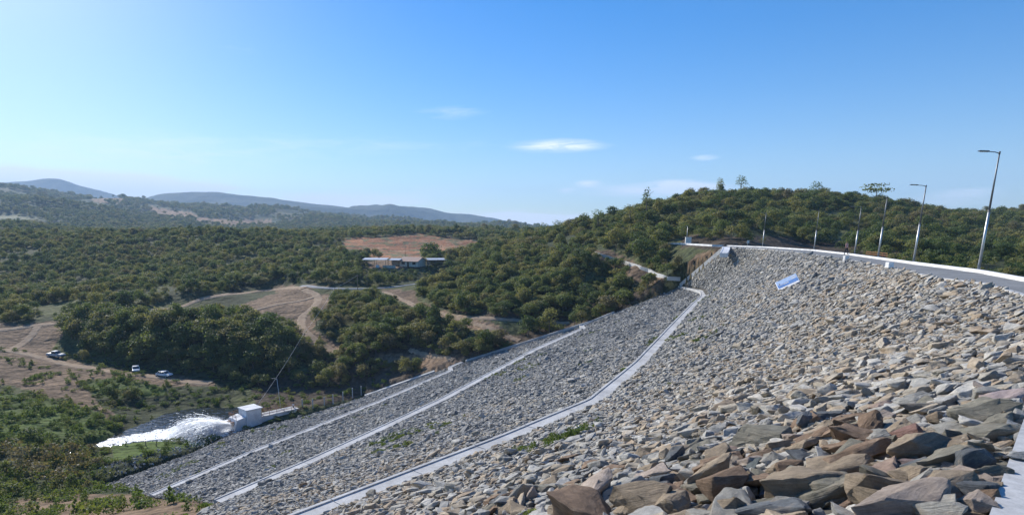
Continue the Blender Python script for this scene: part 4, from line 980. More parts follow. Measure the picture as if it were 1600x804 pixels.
# ------------------------------------------------------------------ people
skin_m = plain('skin', (.32, .18, .12), .55, .3, 0, .08, 6, 0); hair_m = plain('dark_hair', (.02, .015, .012), .6, .3, 0, .1, 9, 0)
def cloth(nm, c): return plain(nm, c, .9, .1, 0, .12, 9, .1)
def person(label, loc, rz, shirt, trousers, stride=.16):
    J = [(0, 0, .95), (0, 0, 1.12), (0, 0, 1.32), (0, .01, 1.46), (0, .02, 1.55), (0, .02, 1.66), (0, .01, 1.73),
         (.19, 0, 1.40), (.25, .03, 1.14), (.24, -.08, .90), (.245, -.11, .82), (-.19, 0, 1.40), (-.25, -.04, 1.14), (-.24, -.12, .92), (-.245, -.16, .84),
         (.09, 0, .90), (.10, -stride * .6, .50), (.10, -stride, .09), (.10, -stride - .14, .04), (-.09, 0, .90), (-.10, stride * .4, .50), (-.10, stride, .10), (-.10, stride - .13, .04)]
    E = [(0, 1), (1, 2), (2, 3), (3, 4), (4, 5), (5, 6), (2, 7), (7, 8), (8, 9), (9, 10), (2, 11), (11, 12), (12, 13), (13, 14), (0, 15), (15, 16), (16, 17), (17, 18), (0, 19), (19, 20), (20, 21), (21, 22)]
    rad = [.14, .13, .15, .07, .06, .095, .07, .065, .05, .035, .035, .065, .05, .035, .035, .095, .065, .045, .04, .095, .065, .045, .04]
    me = bpy.data.meshes.new('person'); me.from_pydata(J, E, []); o = link(bpy.data.objects.new('person', me))
    m = o.modifiers.new('skin', 'SKIN'); 
    for k, r_ in enumerate(rad): me.skin_vertices[0].data[k].radius = (r_, r_ * (.8 if k < 3 else 1))
    me.skin_vertices[0].data[0].use_root = True
    o.modifiers.new('sub', 'SUBSURF').levels = 2
    dg = bpy.context.evaluated_depsgraph_get(); ev = o.evaluated_get(dg); m2 = bpy.data.meshes.new_from_object(ev)
    o.modifiers.clear(); o.data = m2; m2.materials.clear()
    for mm in (shirt, trousers, skin_m, hair_m): m2.materials.append(mm)
    for pl in m2.polygons:
        c = pl.center; arm = abs(c.x) > .2
        pl.material_index = 3 if (c.z > 1.68 or c.z < .1 or (c.z > 1.6 and c.y > .05)) else (2 if c.z > 1.44 or (arm and c.z < 1.15) else (0 if c.z > .93 or arm else 1)); pl.use_smooth = True
    o.location = loc; o.rotation_euler = (0, 0, rz); return tag(o, label, 'person')
i = np.argmin([abs(project(*q)[0] - 1327) for q in KR]); q = KR[i]
person('person in pinkish shirt and dark trousers walking on the crest road', q + np.array([-.45, .1, .04]), R(20), cloth('pink_shirt', (.55, .33, .32)), cloth('dark_trousers', (.03, .035, .05)))

# ------------------------------------------------------------------ sign board lying on the rock face
blue = plain('blue_panel', (.10, .22, .48), .35, .5, 0, .15, 2, .05); lblue = plain('pale_blue_panel', (.36, .48, .66), .35, .5, 0, .12, 2, .05)
pA, _ = dam_hit(1216.5, 455.5); pB, _ = dam_hit(1253, 440); pA[2] += .3; pB[2] += .3; pA = at_y(1216.5, 455.5, pA[1] - .6); pB = at_y(1253, 440, pB[1] - .6)
pC = at_y(1241, 427, pB[1] + 1.3); pD = at_y(1212.5, 441, pA[1] + 1.3); nA = np.cross(pB - pA, pD - pA); nA /= np.linalg.norm(nA); nA = nA * np.sign(nA[2])
xa = Vector((pB + pC - pA - pD) / 2); La = xa.length; xa.normalize(); na = Vector(nA); ya = na.cross(xa).normalized(); na = xa.cross(ya)
Wd = float(np.linalg.norm((pC + pD - pA - pB) / 2)); cen = Vector((pA + pB + pC + pD) / 4)
t = thing('sign_board', 'blue and white sign board propped flat on the upper rock face', 'sign board', cen)
t.rotation_euler = Matrix((xa, ya, na)).transposed().to_euler()
bm = bmesh.new(); box(bm, (0, 0, 0), (La, Wd, .10), None, .02); bm_obj('panel', bm, lblue, t)
bm = bmesh.new(); box(bm, (0, -Wd * .12, .053), (La * .94, Wd * .34, .012)); bm_obj('blue_band', bm, blue, t)
bm = bmesh.new(); box(bm, (0, -Wd * .40, .056), (La * .96, Wd * .17, .02)); bm_obj('white_band', bm, paint, t)
bm = bmesh.new()
for k in range(3): box(bm, (La * .33, Wd * (.36 - .13 * k), .057), (La * .2, Wd * .05, .012))
box(bm, (-La * .05, -Wd * .05, .064), (La * .22, Wd * .06, .012)); box(bm, (-La * .26, -Wd * .01, .064), (La * .28, Wd * .035, .012)); bm_obj('white_stripes', bm, paint, t)
bm = bmesh.new(); box(bm, (-La * .36, Wd * .12, .058), (La * .06, Wd * .1, .014)); bm_obj('dark_mark', bm, dark_steel, t)
for a in (-.4, .4):
    for b_ in (-.38, .38): bm = bmesh.new(); tube(bm, [(La * a, Wd * b_, -.9), (La * a, Wd * b_, -.04)], .05, .05, 6); bm_obj('leg', bm, galv, t)

# ------------------------------------------------------------------ valve house, deck and water jet
kp_ = at_z(409.6, 662.5, -38.4); kY = kp_[1]
phi = math.atan2(kp_[0], kp_[1]); rz = -phi + R(28)     # local -y faces the camera's left, local +x the dam
t = thing('valve_house', 'white concrete valve house with flat roof where the water gushes out', 'valve house', kp_, rz)
a_ = 3.3; Hk = 3.55                                           # local origin: the corner nearest the camera
bm = bmesh.new(); box(bm, (-a_ / 2, a_ / 2, Hk / 2 - .5), (a_, a_, Hk + 1), None, .02); bm_obj('wall', bm, white_m, t)
bm = bmesh.new(); box(bm, (-a_ / 2 + .06, a_ / 2 - .02, Hk + .08), (a_ + .42, a_ + .42, .18), None, .02); bm_obj('roof', bm, white_m, t)
bm = bmesh.new(); box(bm, (.012, a_ * .30, 2.45), (.03, 1.0, 1.75)); dd = bm_obj('door', bm, glass, t)
bm = bmesh.new(); box(bm, (.03, a_ * .30 - .54, 2.45), (.05, .08, 1.9)); box(bm, (.03, a_ * .30 + .54, 2.45), (.05, .08, 1.9)); box(bm, (.03, a_ * .3, 3.37), (.05, 1.16, .08)); bm_obj('frame', bm, galv, dd)
# outlet block to the left with sloping end
bm = bmesh.new(); prism(bm, [(-a_ - 2.6, -1.5), (-a_ - 2.4, .4), (-a_ - 1.9, 1.9), (-a_ - .05, 2.25), (-a_ - .05, -1.5)], .3, a_ + .6); bm_obj('outlet_block', bm, white_m, t)
bm = bmesh.new(); tube(bm, [(-a_ - 2.75, 1.5, .95), (-a_ - 1.6, 1.5, 1.0)], .5, .5, 16); tube(bm, [(-a_ - 2.75, 3.0, .95), (-a_ - 1.6, 3.0, 1.0)], .5, .5, 16); bm_obj('outlet_pipe', bm, rust, t)
# deck on a wall running to the dam
dl = 8.6; ang = R(0)
bm = bmesh.new(); prism(bm, [(0.04, -2.0), (0.04, 1.42), (dl, 1.42), (dl, .6), (dl * .7, -.2), (dl * .3, -2.0)], .5, 2.9); bm_obj('deck_wall', bm, white_m, t)
bm = bmesh.new(); box(bm, (dl / 2 + .3, 1.7, 1.48), (dl + .5, 2.6, .12), None, .01); bm_obj('deck', bm, conc, t)
for y_ in (.45, 2.95):
    bm = bmesh.new()
    for z_ in (2.0, 2.45): tube(bm, [(.3, y_, z_), (dl + .4, y_, z_ - .1)], .045, .045, 6)
    for k in range(6): tube(bm, [(.3 + k * (dl + .1) / 5, y_, 1.5), (.3 + k * (dl + .1) / 5, y_, 2.45)], .04, .04, 6)
    bm_obj('railing', bm, rust, t)
bm = bmesh.new()
for z_ in (2.7, 3.1): tube(bm, [(-a_ - 2.0, .5, z_ - .2), (-a_ - 2.0, 3.6, z_ - .2), (-a_ - .1, 3.6, z_)], .045, .045, 6)
for q in ((-a_ - 2.0, .5), (-a_ - 2.0, 2.0), (-a_ - 2.0, 3.6), (-a_ - 1.0, 3.6)): tube(bm, [(q[0], q[1], 1.8), (q[0], q[1], 3.0)], .04, .04, 6)
bm_obj('railing', bm, rust, t)
KM = Matrix.Translation(Vector(kp_)) @ Matrix.Rotation(rz, 4, 'Z')
def kloc(x, y, z): return np.array(KM @ Vector((x, y, z)))
for px, py, lab, col in ((458.5, 641, 'person in white shirt standing at the end of the valve house deck', (.7, .7, .7)), (429, 637, 'person in pale clothes just behind the right side of the valve house', (.55, .56, .6))):
    q = at_z(px, py, -37.0 + (0 if px > 440 else 1.9)); g = hit(px, py); z = g[2] if px > 440 else None
    if px > 440: q = g
    else: q = kloc(1.0, 2.2, 1.54)
    person(lab, q, R(160), cloth('white_shirt', col), cloth('dark_trousers', (.05, .055, .07)), .05)

# jet
foam_m, nt, b = new_mat('white_water', .55, .4); b.inputs['Base Color'].default_value = (.86, .89, .92, 1)
tr = nt.node('ShaderNodeBsdfTranslucent', ins={'Color': (.92, .95, .98, 1)}); mx = nt.node('ShaderNodeMixShader'); mx.inputs[0].default_value = .82
nt.l.new(b.outputs[0], mx.inputs[1]); nt.l.new(tr.outputs[0], mx.inputs[2]); nt.l.new(mx.outputs[0], nt.n['Material Output'].inputs['Surface'])
V = []; F = []; r = np.random.default_rng(5)
for jy in (1.5, 3.0):
    for k in range(150):
        el_ = r.normal(.22, .10); azj = r.normal(0, .13) + (.05 if jy > 2 else -.08); v0 = 14.5 * r.uniform(.85, 1.08); y_0 = jy + r.normal(0, .2); z_0 = .95 + r.normal(0, .2); w0 = r.uniform(.008, .028); ph = r.uniform(0, 6); prev = None; t1 = r.uniform(.45, 1.0)
        for tt in np.linspace(0, t1, 15):
            lz = z_0 + v0 * math.sin(el_) * tt - 4.2 * tt * tt
            if lz < -.35: break
            c_ = kloc(-a_ - 2.7 - v0 * math.cos(el_) * math.cos(azj) * tt * .74, y_0 + v0 * math.sin(azj) * tt, lz) + .05 * np.array([math.sin(ph + 9 * tt), math.cos(ph + 7 * tt), math.sin(ph * 2 + 8 * tt)]); w_ = w0 * (.6 + 2.4 * tt)
            i = len(V); V += [c_ + [0, 0, w_], c_ - [0, 0, w_]]
            if prev is not None: F.append((prev, prev + 1, i + 1, i))
            prev = i
for jy in (1.5, 3.0):
    for k in range(11000):
        el_ = r.normal(.19, .12); azj = r.normal(0, .17) + (.06 if jy > 2 else -.10); v0 = 14 * r.uniform(.86, 1.05); tmax = 1.0
        tt = r.uniform(.0, 1.08) ** .8 * tmax
        lx = -a_ - 2.7 - v0 * math.cos(el_) * math.cos(azj) * tt * .72; ly = jy + v0 * math.sin(azj) * tt; lz = .95 + v0 * math.sin(el_) * tt - 4.9 * tt * tt * .85
        if lz < -.3: lz = -.3 + r.random() * .35
        p = kloc(lx, ly, lz) + r.normal(0, .05 + .22 * tt, 3); dv = kloc(lx - .3, ly + azj * .3, lz + (math.sin(el_) * .3 - tt * .2)) - kloc(lx, ly, lz)
        dv /= np.linalg.norm(dv); s = r.uniform(.03, .085) * (.7 + tt); w_ = r.normal(size=3); w_ = np.cross(dv, w_); w_ /= np.linalg.norm(w_); u_ = np.cross(dv, w_)
        i = len(V); V += [p + dv * s * 2.2, p + w_ * s * .3, p - dv * s * 2.2, p - w_ * s * .3, p + u_ * s * .3, p - u_ * s * .3]; F += [(i, i + 1, i + 2, i + 3), (i, i + 4, i + 2, i + 5)]
me = fast_mesh('water_jet', np.array(V), np.array(F), [foam_m], False); o = link(bpy.data.objects.new('water_jet', me)); tag(o, 'white fan of water spraying left out of the valve house', 'water jet', kind='stuff')
# river
rb = resample(np.array([list(q) for q in RIV] + [list(RIV[0])]), 200); x0, y0 = rb.min(0) - 1; x1, y1 = rb.max(0) + 1
gx, gy = np.meshgrid(np.linspace(x0, x1, 300), np.linspace(y0, y1, 260)); rm = in_poly(gx + .8 * fbm(gx / 2, gy / 2, 4, 3), gy + .8 * fbm(gx / 2, gy / 2, 14, 3), [tuple(q) for q in rb])
jp = kloc(-a_ - 9, 2, 0); foam = np.exp(-((gx - jp[0]) ** 2 / 60 + (gy - jp[1]) ** 2 / 16)) * 1.2
foam = foam + np.clip(fbm(gx / 1.4 + gy * .15, gy / .8, 6, 5) * 2.2 - .5, 0, 1) * .6
fpx, fpy = project(gx, gy, -38.7 + 0 * gx); fpx = fpx + 5 * fbm(gx, gy, 3, 3); fpy = fpy + 4 * fbm(gx / 1.5, gy / 1.5, 13, 3)
foam = foam + .75 * in_poly(fpx, fpy, [(150, 696), (170, 684), (235, 674), (290, 663), (372, 652), (372, 674), (300, 678), (235, 686), (165, 698)])
gz = -38.72 + .05 * fbm(gx / .8, gy / .5, 2, 4) + .05 * np.clip(foam, 0, 1)
Fg = grid_faces(260, 300); keepf = rm.ravel()[Fg].all(1); used = np.unique(Fg[keepf]); remap = -np.ones(gx.size, int); remap[used] = np.arange(len(used))
wm, nt, b = new_mat('river_water', .12, .5); atw = nt.node('ShaderNodeAttribute', attribute_name='foam').outputs['Fac']; P = pos(nt)
fn = nt.noise(P, 2.6, 7, .68, .5); ff = nt.maprange(nt.math('ADD', atw, nt.math('MULTIPLY', nt.math('SUBTRACT', fn, .5), 2.2)), .62, .85)
nt.l.new(nt.mix(ff, (.025, .03, .028), (.80, .84, .86)), b.inputs['Base Color']); nt.l.new(nt.maprange(ff, 0, 1, .13, .7), b.inputs['Roughness']); bump(nt, b, fn, .5, .035); b.inputs['Specular IOR Level'].default_value = .35
me = fast_mesh('river_water', np.stack([gx, gy, gz], -1).reshape(-1, 3)[used], remap[Fg[keepf]], [wm]); ca = me.attributes.new('foam', 'FLOAT', 'POINT'); ca.data.foreach_set('value', np.clip(foam, 0, 1.2).ravel()[used].astype(np.float32))
o = link(bpy.data.objects.new('river_water', me)); tag(o, kind='structure')
mist = bmesh.new(); bmesh.ops.create_icosphere(mist, subdivisions=3, radius=1.0); mc = kloc(-a_ - 8.5, 2.4, .9)
bmesh.ops.transform(mist, matrix=Matrix.Translation(Vector(mc)) @ Matrix.Rotation(rz, 4, 'Z') @ Matrix.Diagonal((8.0, 4.8, 2.9, 1)), verts=mist.verts)
o = bm_obj('water_mist', mist, None); tag(o, 'soft white mist hanging over the foot of the water jet', 'mist', kind='stuff')
m = bpy.data.materials.new('mist'); m.use_nodes = True; nt = NT(m.node_tree); nt.n.remove(nt.n['Principled BSDF']); P = pos(nt)
vm = nt.node('ShaderNodeVectorMath', operation='SUBTRACT', ins={0: P}); vm.inputs[1].default_value = tuple(mc)
vl = nt.node('ShaderNodeVectorMath', operation='MULTIPLY', ins={0: vm.outputs[0]}); vl.inputs[1].default_value = (1 / 7.2, 1 / 5.2, 1 / 2.8)
ln = nt.node('ShaderNodeVectorMath', operation='LENGTH', ins={0: vl.outputs[0]})
de = nt.math('MULTIPLY', nt.maprange(ln.outputs['Value'], 1.0, .1), nt.maprange(nt.noise(P, .55, 5, .65), .42, .7)); de = nt.math('MULTIPLY', de, 1.6)
pv = nt.node('ShaderNodeVolumePrincipled', ins={'Density': de}); pv.inputs['Color'].default_value = (.97, .98, 1, 1); nt.l.new(pv.outputs[0], nt.n['Material Output'].inputs['Volume']); o.data.materials.clear(); o.data.materials.append(m)
# pale stones in and beside the river
st_m, nt, b = new_mat('river_stone', .8, .3); oi = nt.node('ShaderNodeObjectInfo'); nt.l.new(nt.ramp(oi.outputs['Random'], [(0, (.10, .10, .10)), (.5, (.25, .25, .24)), (1, (.6, .6, .58))]), b.inputs['Base Color'])
sxp = rng.uniform(-75, -30, 9000); syp = rng.uniform(88, 128, 9000); sz_, ins, bd, ct, gr = surf(sxp, syp); pp = project(sxp, syp, sz_)
kz = ~ins & (in_poly(pp[0], pp[1], [(150, 730), (250, 700), (340, 690), (370, 676), (350, 700), (290, 712), (180, 752)]) | (in_poly(sxp, syp, RIV) & (rng.random(9000) < .35)) | in_poly(pp[0], pp[1], [(170, 618), (250, 612), (262, 630), (200, 640), (150, 632)]))
ps = np.stack([sxp, syp, np.maximum(sz_, -38.8)], 1)[kz]; k = len(ps)
o = scatter('river_stones', ps, rng.uniform(0, 6.28, (k, 3)), scl3(rng.uniform(.15, .6, k), .5, .9), rng.integers(0, len(srcs), k), srcs, st_m); tag(o, 'loose wet stones in and beside the shallow river', 'stones', kind='stuff')

# ------------------------------------------------------------------ posts, poles, cables, stakes
PG = 'concrete fence posts at the dam toe'
for k, (px, pt_, pb) in enumerate([(472.6, 624, 638), (489, 623, 638.5), (507, 619, 632.5), (520.6, 617, 633), (536, 611, 626.5), (551, 608, 624.5), (564.5, 603, 618)]):
    q = hit(px, pb); hh = (pb - pt_) / FPX * q[1] * 1.02; bm = bmesh.new(); prism(bm, [(-.11, -.5), (.11, -.5), (.10, hh), (-.10, hh)], -.1, .1)
    o = bm_obj('fence_post', bm, conc); o.location = q
    tag(o, ['first concrete fence post right of the valve house deck', 'second concrete fence post counted from the deck', 'third concrete fence post counted from the deck', 'middle concrete fence post of the row of seven', 'third concrete fence post from the right end of the row', 'concrete fence post next to last, left of the curved drain', 'last concrete fence post, at the start of the curved drain'][k], 'fence post', PG)
for k, (px, py) in enumerate([(228, 696), (244, 697)]):
    q = hit(px, py); bm = bmesh.new(); tube(bm, [(0, 0, -.2), (.05, 0, 1.0)], .09, .07, 7); o = bm_obj('stake', bm, woodm); o.location = q; o.rotation_euler = (0, R(8 if k else -4), 0)
    tag(o, 'short pale stake on the river bank, ' + ('the right one of a pair' if k else 'the left one of a pair'), 'stake')
q = at_z(439, 640, -37.2); t = thing('small_street_lamp', 'slim street lamp standing behind the valve house deck', 'street lamp', q)
hh = 7.0; bm = bmesh.new(); tube(bm, [(0, 0, -.5), (-.5, 0, hh)], .08, .045, 8); bm_obj('pole', bm, galv, t, True)
bm = bmesh.new(); tube(bm, [(-.5, 0, hh - .08), (-1.1, 0, hh + .05)], .03, .025, 6); bm_obj('arm', bm, galv, t, True)
bm = bmesh.new(); box(bm, (-1.35, 0, hh + .06), (.6, .2, .07), None, .01); bm_obj('lamp_head', bm, dark_steel, t)
def pole(px, pb, pt_, lab, y=None, name='power_pole', label_cat='pole'):
    q = hit(px, pb) if y is None else at_y(px, pb, y); hh = (pb - pt_) / FPX * q[1]
    t = thing(name, lab, label_cat, q); bm = bmesh.new(); tube(bm, [(0, 0, -.5), (0, 0, hh)], .14, .09, 8); bm_obj('pole_shaft', bm, woodm, t, True)
    bm = bmesh.new(); box(bm, (0, 0, hh - .25), (.9, .1, .12)); ca_ = bm_obj('crossarm', bm, woodm, t)
    for s in (-.38, 0, .38): bm = bmesh.new(); tube(bm, [(s, 0, hh - .2), (s, 0, hh - .02)], .045, .03, 6); bm_obj('insulator', bm, white_m, ca_)
    return np.array(q) + [0, 0, hh]
tops = [kloc(-.1, a_ * .5, Hk + .15), pole(476.5, 556, 521, 'dark power pole on the dirt track, nearest to the valve house'), pole(523, 477, 451, 'power pole at the bend of the dirt track above the knoll'), pole(559, 455, 430, 'power pole beside the paved road under the farmhouse terrace')]
pole(573.5, 447, 429, 'short second power pole just right of the roadside one')
for k, (A, B) in enumerate(zip(tops, tops[1:])):
    bm = bmesh.new(); rr_ = [.032, .03, .03][k]
    for off in ((0, 0, 0),):
        tt = np.linspace(0, 1, 16)[:, None]; Pp = A * (1 - tt) + B * tt + np.array(off); Pp[:, 2] -= 4 * tt[:, 0] * (1 - tt[:, 0]) * np.linalg.norm(B - A) * .012
        tube(bm, Pp, rr_, rr_, 6)
    o = bm_obj('power_cable', bm, conc, None, True); tag(o, ['pale bundled cable slanting up from the valve house roof', 'pale cable crossing above the dirt track to the bend pole', 'short pale cable ending at the roadside power pole'][k], 'cable', 'cables from the valve house')

# ------------------------------------------------------------------ roads draped on the ground
dirt_m, nt, b = new_mat('dirt_track', .95, .1); P = pos(nt); n1 = nt.noise(P, .6, 8, .65); n2 = nt.noise(P, 6, 5, .6)
nt.l.new(nt.mix(nt.maprange(nt.math('ADD', n1, nt.math('MULTIPLY', n2, .3)), .45, .85), (.22, .155, .105), (.42, .32, .22)), b.inputs['Base Color']); bump(nt, b, nt.math('ADD', n1, n2), .6, .15)
def road_strip(name, pts, w, mat, off=.12, n=160, rag=.25, ymin=0):
    Q = np.array([q for q in (hit(a, b_) for a, b_ in pts) if q is not None]); Q = resample(smooth_poly(Q, 2), n)
    T = np.gradient(Q, axis=0); T[:, 2] = 0; T /= np.linalg.norm(T, axis=1)[:, None]; Sd = np.stack([T[:, 1], -T[:, 0]], 1); m = 9; V = []
    for i in range(n):
        l = -w / 2 - rag * vnoise(i * .37, 3.1, 5); r_ = w / 2 + rag * vnoise(i * .33, 7.7, 8)
        for k in range(m):
            s = l + (r_ - l) * k / (m - 1); V.append((Q[i, 0] + Sd[i, 0] * s, Q[i, 1] + Sd[i, 1] * s))
    V = np.array(V); z, *_ = surf(V[:, 0], V[:, 1]); ed = np.tile(np.abs(np.linspace(-1, 1, m)), n)
    z = z + off - .3 * (ed > .99)
    o = link(bpy.data.objects.new(name, fast_mesh(name, np.c_[V, z], grid_faces(n, m), [mat]))); tag(o, kind='structure'); return o
for k_, w_ in (('a', 3.6), ('b', 3.8), ('c', 3.0), ('d', 3.6), ('e', 3.4), ('f', 2.1), ('g', 1.9), ('h', 1.5), ('i', 2.6)): road_strip('dirt_road', ROADS[k_], w_, dirt_m)
pav = concrete('paved_road', (.28, .29, .30), .5)
road_strip('paved_road', ROADS['p'], 2.2, pav, .2, 160, .05)

# ------------------------------------------------------------------ farmhouse and its sheds
terra = plain('pale_clay_tiles', (.46, .33, .26), .85, .2, 0, .2, 3); cream = concrete('cream_wall', (.62, .58, .50)); sheet = plain('roof_sheet', (.50, .52, .54), .5, .4, .3, .15, 1.5)
hq = hit(645, 416)
t = thing('farmhouse', 'small white farmhouse with a pale clay tiled gable roof', 'house', (hq[0], hq[1], hq[2] - .1), R(-33)); Lh, Wh, He, Hr = 10.5, 6.4, 2.6, 4.2
bm = bmesh.new(); prism(bm, [(-Wh / 2, 0), (Wh / 2, 0), (Wh / 2, He), (0, Hr), (-Wh / 2, He)], -Lh / 2, Lh / 2, 'x'); bm_obj('wall', bm, cream, t)
bm = bmesh.new()
prism(bm, [(-Wh / 2 - .6, He - .26), (0, Hr + .06), (Wh / 2 + .6, He - .26), (Wh / 2 + .6, He - .1), (0, Hr + .24), (-Wh / 2 - .6, He - .1)], -Lh / 2 - .5, Lh / 2 + .5, 'x'); bm_obj('roof', bm, terra, t)
bm = bmesh.new(); box(bm, (-.4, -Wh / 2 - .01, 1.1), (1.0, .06, 2.2)); bm_obj('door', bm, glass, t)
for x_ in (-3.2, 3.0): bm = bmesh.new(); box(bm, (x_, -Wh / 2 - .01, 1.6), (1.9, .06, 1.1)); w_ = bm_obj('window', bm, glass, t); bm = bmesh.new(); box(bm, (x_, -Wh / 2 - .05, 1.0), (2.1, .14, .08)); bm_obj('sill', bm, conc, w_)
def shed(name, label, pxc, pyc, wpx, dep, h, rz, mat, walls=None, back=0):
    q = hit(pxc, pyc); w = wpx / FPX * q[1]; t = thing(name, label, 'shed', (q[0], q[1] + back, q[2]), rz)
    bm = bmesh.new(); prism(bm, [(-dep / 2, h - .35), (dep / 2, h + .3), (dep / 2, h + .4), (-dep / 2, h - .25)], -w / 2, w / 2, 'x'); bm_obj('roof', bm, mat, t)
    for a in (-.46, 0, .46):
        for b_ in (-.44, .44): bm = bmesh.new(); box(bm, (a * w, b_ * dep, h / 2 - .15), (.16, .16, h)); bm_obj('post', bm, woodm, t)
    if walls: bm = bmesh.new(); box(bm, (0, dep * .42, h * .45), (w * .9, .15, h * .8)); bm_obj('back_wall', bm, walls, t)
shed('open_shed', 'open shed with a flat pale metal roof left of the farmhouse', 587, 417, 38, 6, 3.6, R(-6), sheet)
shed('porch_shed', 'dark open shed with thin pale roof touching the farmhouse', 618, 416, 18, 6, 3.2, R(-10), sheet, dark_conc)
shed('lean_to', 'low dark shed with thin pale roof right of the farmhouse', 682, 415, 30, 6, 2.9, R(12), sheet, dark_conc)
q = hit(608, 419); t = thing('yard_wall', 'low cream yard wall in front of the open shed', 'wall', q, R(-4)); bm = bmesh.new(); box(bm, (0, 0, .5), (6.0, .3, 1.2), None, .02); bm_obj('masonry', bm, cream, t); bm = bmesh.new(); box(bm, (0, 0, 1.13), (6.1, .4, .08)); bm_obj('coping', bm, conc, t)
q = hit(590, 418); bm = bmesh.new(); tube(bm, [(0, 0, -.1), (0, 0, 1.0)], .95, .9, 16); tube(bm, [(0, 0, 1.0), (0, 0, 1.2)], .7, .35, 16); o = bm_obj('water_tank', bm, paint); o.location = q; tag(o, 'small white water tank under the left open shed', 'tank')
q = hit(632, 405); q = q + [0, 6, 0]; bm = bmesh.new(); tube(bm, [(0, 0, -.3), (0, 0, 6.2)], .12, .09, 7); o = bm_obj('yard_pole', bm, woodm); o.location = q; tag(o, 'single dark pole rising behind the farmhouse roof', 'pole')

# ------------------------------------------------------------------ vehicles
def paintmat(nm, c): return plain(nm, c, .25, .6, .0, .04, 3, 0)
car_white = paintmat('white_car_paint', (.75, .76, .78)); car_silver = paintmat('silver_car_paint', (.45, .47, .50)); lampg = paintmat('lamp_glass', (.8, .8, .75)); redg = paintmat('tail_lamp', (.4, .02, .02))
def make_car(name, label, loc, rz, body, kind):
    t = thing(name, label, 'pickup' if kind == 'pickup' else 'car', loc, rz); L = 5.2 if kind == 'pickup' else 4.3; W2 = .88
    if kind == 'pickup': prof = [(-2.6, .45), (-2.6, 1.12), (-.75, 1.12), (-.75, 1.05), (1.0, 1.05), (1.2, 1.08), (2.4, .98), (2.6, .8), (2.6, .42)]; cab = [(-.8, 1.05), (-.72, 1.68), (-.4, 1.76), (.45, 1.76), (1.15, 1.07)]
    else: prof = [(-2.15, .42), (-2.15, .85), (-2.0, .98), (-1.3, 1.0), (.9, 1.0), (2.0, .85), (2.15, .65), (2.15, .38)]; cab = [(-1.75, .97), (-1.1, 1.42), (-.7, 1.48), (.2, 1.48), (.55, 1.38), (1.1, .98)]
    bm = bmesh.new(); prism(bm, prof, -W2, W2); bmesh.ops.recalc_face_normals(bm, faces=bm.faces); bmesh.ops.bevel(bm, geom=list(bm.edges), offset=.05, segments=2, affect='EDGES'); bd_ = bm_obj('body', bm, body, t)
    bm = bmesh.new(); prism(bm, cab, -W2 + .12, W2 - .12); bmesh.ops.bevel(bm, geom=list(bm.edges), offset=.04, segments=2, affect='EDGES'); bm_obj('cabin_glass', bm, glass, t)
    top = [q for q in cab if q[1] > max(c_[1] for c_ in cab) - .12]; xa_, xb_ = min(q[0] for q in top), max(q[0] for q in top); zt = max(q[1] for q in cab)
    bm = bmesh.new(); box(bm, ((xa_ + xb_) / 2, 0, zt), (xb_ - xa_ + .12, 2 * W2 - .26, .07), None, .03)
    for s in (-1, 1):
        for q0, q1 in ((cab[0], top[0]), (top[-1], cab[-1]), ((-.1, 1.0), (-.1, zt))): tube(bm, [(q0[0], s * (W2 - .11), q0[1]), (q1[0], s * (W2 - .14), q1[1])], .045, .045, 5)
    bm_obj('roof', bm, body, t)
    if kind == 'pickup': bm = bmesh.new(); box(bm, (-1.7, 0, 1.125), (1.6, 1.45, .03)); bm_obj('load_bed', bm, dark_steel, t)
    for x_ in (-L * .31, L * .31):
        for s in (-1, 1):
            r_ = .37 if kind == 'pickup' else .32; w = bpy.data.objects.new('wheel', None); link(w, t); w.location = (x_, s * (W2 - .1), r_)
            bm = bmesh.new(); tube(bm, [(0, -.12, 0), (0, .12, 0)], r_, r_, 18); bm_obj('tyre', bm, tyre, w); bm = bmesh.new(); tube(bm, [(0, -.125, 0), (0, .125, 0)], r_ * .6, r_ * .6, 12); bm_obj('rim', bm, galv, w)
    for s in (-1, 1):
        bm = bmesh.new(); box(bm, (L / 2 - .01, s * .62, .74), (.08, .36, .16), None, .02); bm_obj('headlight', bm, lampg, t)
        bm = bmesh.new(); box(bm, (-L / 2 + .01, s * .7, .82), (.08, .18, .25), None, .02); bm_obj('tail_light', bm, redg, t)
    bm = bmesh.new(); box(bm, (L / 2, 0, .48), (.14, 1.7, .2), None, .04); box(bm, (-L / 2, 0, .48), (.14, 1.7, .2), None, .04); bm_obj('bumper', bm, dark_steel, t)
    return t
def onroad(px, py):
    q = hit(px, py); return (q[0], q[1], q[2] + .14)
make_car('parked_car', 'silver pickup parked where the dirt tracks meet at left', onroad(88, 559), R(-14), car_silver, 'pickup')
make_car('parked_car', 'white car nearly hidden in the bank shadow, seen end on', onroad(213, 581), R(-62), car_white, 'car')
make_car('parked_car', 'white car parked alone nearest to the river bank', onroad(257, 589), R(-20), car_white, 'car')

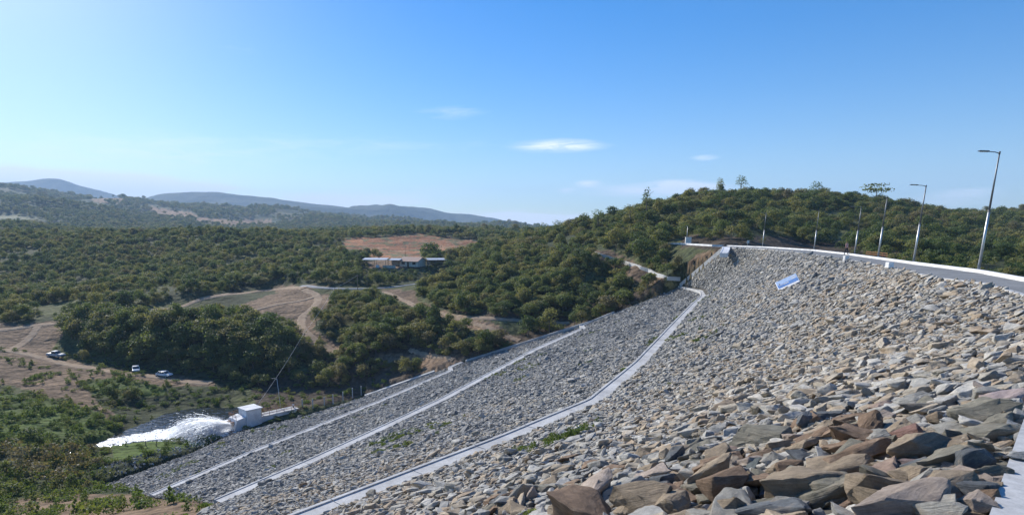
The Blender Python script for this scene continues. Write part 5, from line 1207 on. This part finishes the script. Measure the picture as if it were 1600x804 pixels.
# ------------------------------------------------------------------ trees that stand out on their own
def lone_tree(px, pb, pt_, y, k, label, wide=1.0, mesh=None, name='tree'):
    q = at_y(px, pb, y); hh = (pb - pt_) / FPX * y; base_h = [4.6, 4.2, 5.2, 4.0, 4.8][k]; s = hh / base_h
    z, *_ = surf(np.array([q[0]]), np.array([q[1]])); t = thing(name, label, 'tree', (q[0], q[1], min(q[2], float(z[0]) + 0) if False else q[2]), k, TG); t.scale = (s * wide, s * wide, s)
    link(bpy.data.objects.new('trunk', TRUNK[k]), t); link(bpy.data.objects.new('crown', mesh or CROWN[k]), t)
SP1 = crown_mesh('crown', 41, 2.8, 5.2, 1.3, 9, 190, .3, .6); SP2 = crown_mesh('crown', 42, 4.4, 4.3, 1.1, 10, 260, .28, .6); FLAT = crown_mesh('crown', 43, 6.8, 4.2, 2.2, 9, 420, .33, .4, None, .5)
lone_tree(1010, 328, 296, 221, 2, 'lone slender tree standing against the sky on the pointed hill', .95, SP1)
lone_tree(1125, 300, 281, 292, 3, 'left one of two thin treetops above the round hill', .7, SP2)
lone_tree(1158, 300, 278, 292, 3, 'right and taller one of two thin treetops above the round hill', .9, SP2)
lone_tree(1368, 318, 289, 292, 1, 'flat topped tree rising behind the third nearest lamp', 1.0, FLAT)
lone_tree(1275, 308, 287, 292, 3, 'loose treetop sticking up from the middle of the round hill', 1.1, SP2)
lone_tree(672, 412, 383, 312, 4, 'round bluish green tree just right of the farmhouse', 1.0)
for k, (px, pb, pt_, y) in enumerate([(850, 366, 350, 300), (872, 362, 346, 290), (935, 350, 330, 232), (985, 340, 322, 215)]):
    lone_tree(px, pb, pt_, y, 3, ['pale bare treetop lowest on the left end of the pointed hill', 'pale bare treetop second up the pointed hill ridge', 'sparse twiggy tree midway up the pointed hill ridge', 'sparse tree just left of the lone slender tree'][k], 1.2, SP2)
# dry brown brush in the lower left corner
for k, (px, py) in enumerate([(40, 745), (75, 738), (110, 742), (60, 760), (95, 762), (20, 730), (130, 756), (85, 720)]):
    q = hit(px, py); o = link(bpy.data.objects.new('dry_shrub', DRY[0])); o.location = q; rk = random.Random(k); s = rk.uniform(1.3, 2.0); o.scale = (s * 1.2, s, s * rk.uniform(.9, 1.3)); o.rotation_euler = (0, 0, k)
    tag(o, 'dry yellowish brown shrub among the green bushes at lower left', 'shrub', 'dry shrubs at lower left')

# ------------------------------------------------------------------ the air
hz = bmesh.new(); box(hz, (0, 5600, 380), (16000, 11800, 860 + 0)); o = bm_obj('haze', hz, None); tag(o, 'thin blue summer haze over the valley', 'haze', kind='stuff')
m = bpy.data.materials.new('haze_air'); m.use_nodes = True; nt = NT(m.node_tree); nt.n.remove(nt.n['Principled BSDF'])
pv = nt.node('ShaderNodeVolumePrincipled'); pv.inputs['Color'].default_value = (.52, .73, 1, 1); pv.inputs['Density'].default_value = 1.3e-4; pv.inputs['Anisotropy'].default_value = .08
nt.l.new(pv.outputs[0], nt.n['Material Output'].inputs['Volume']); o.data.materials.clear(); o.data.materials.append(m)
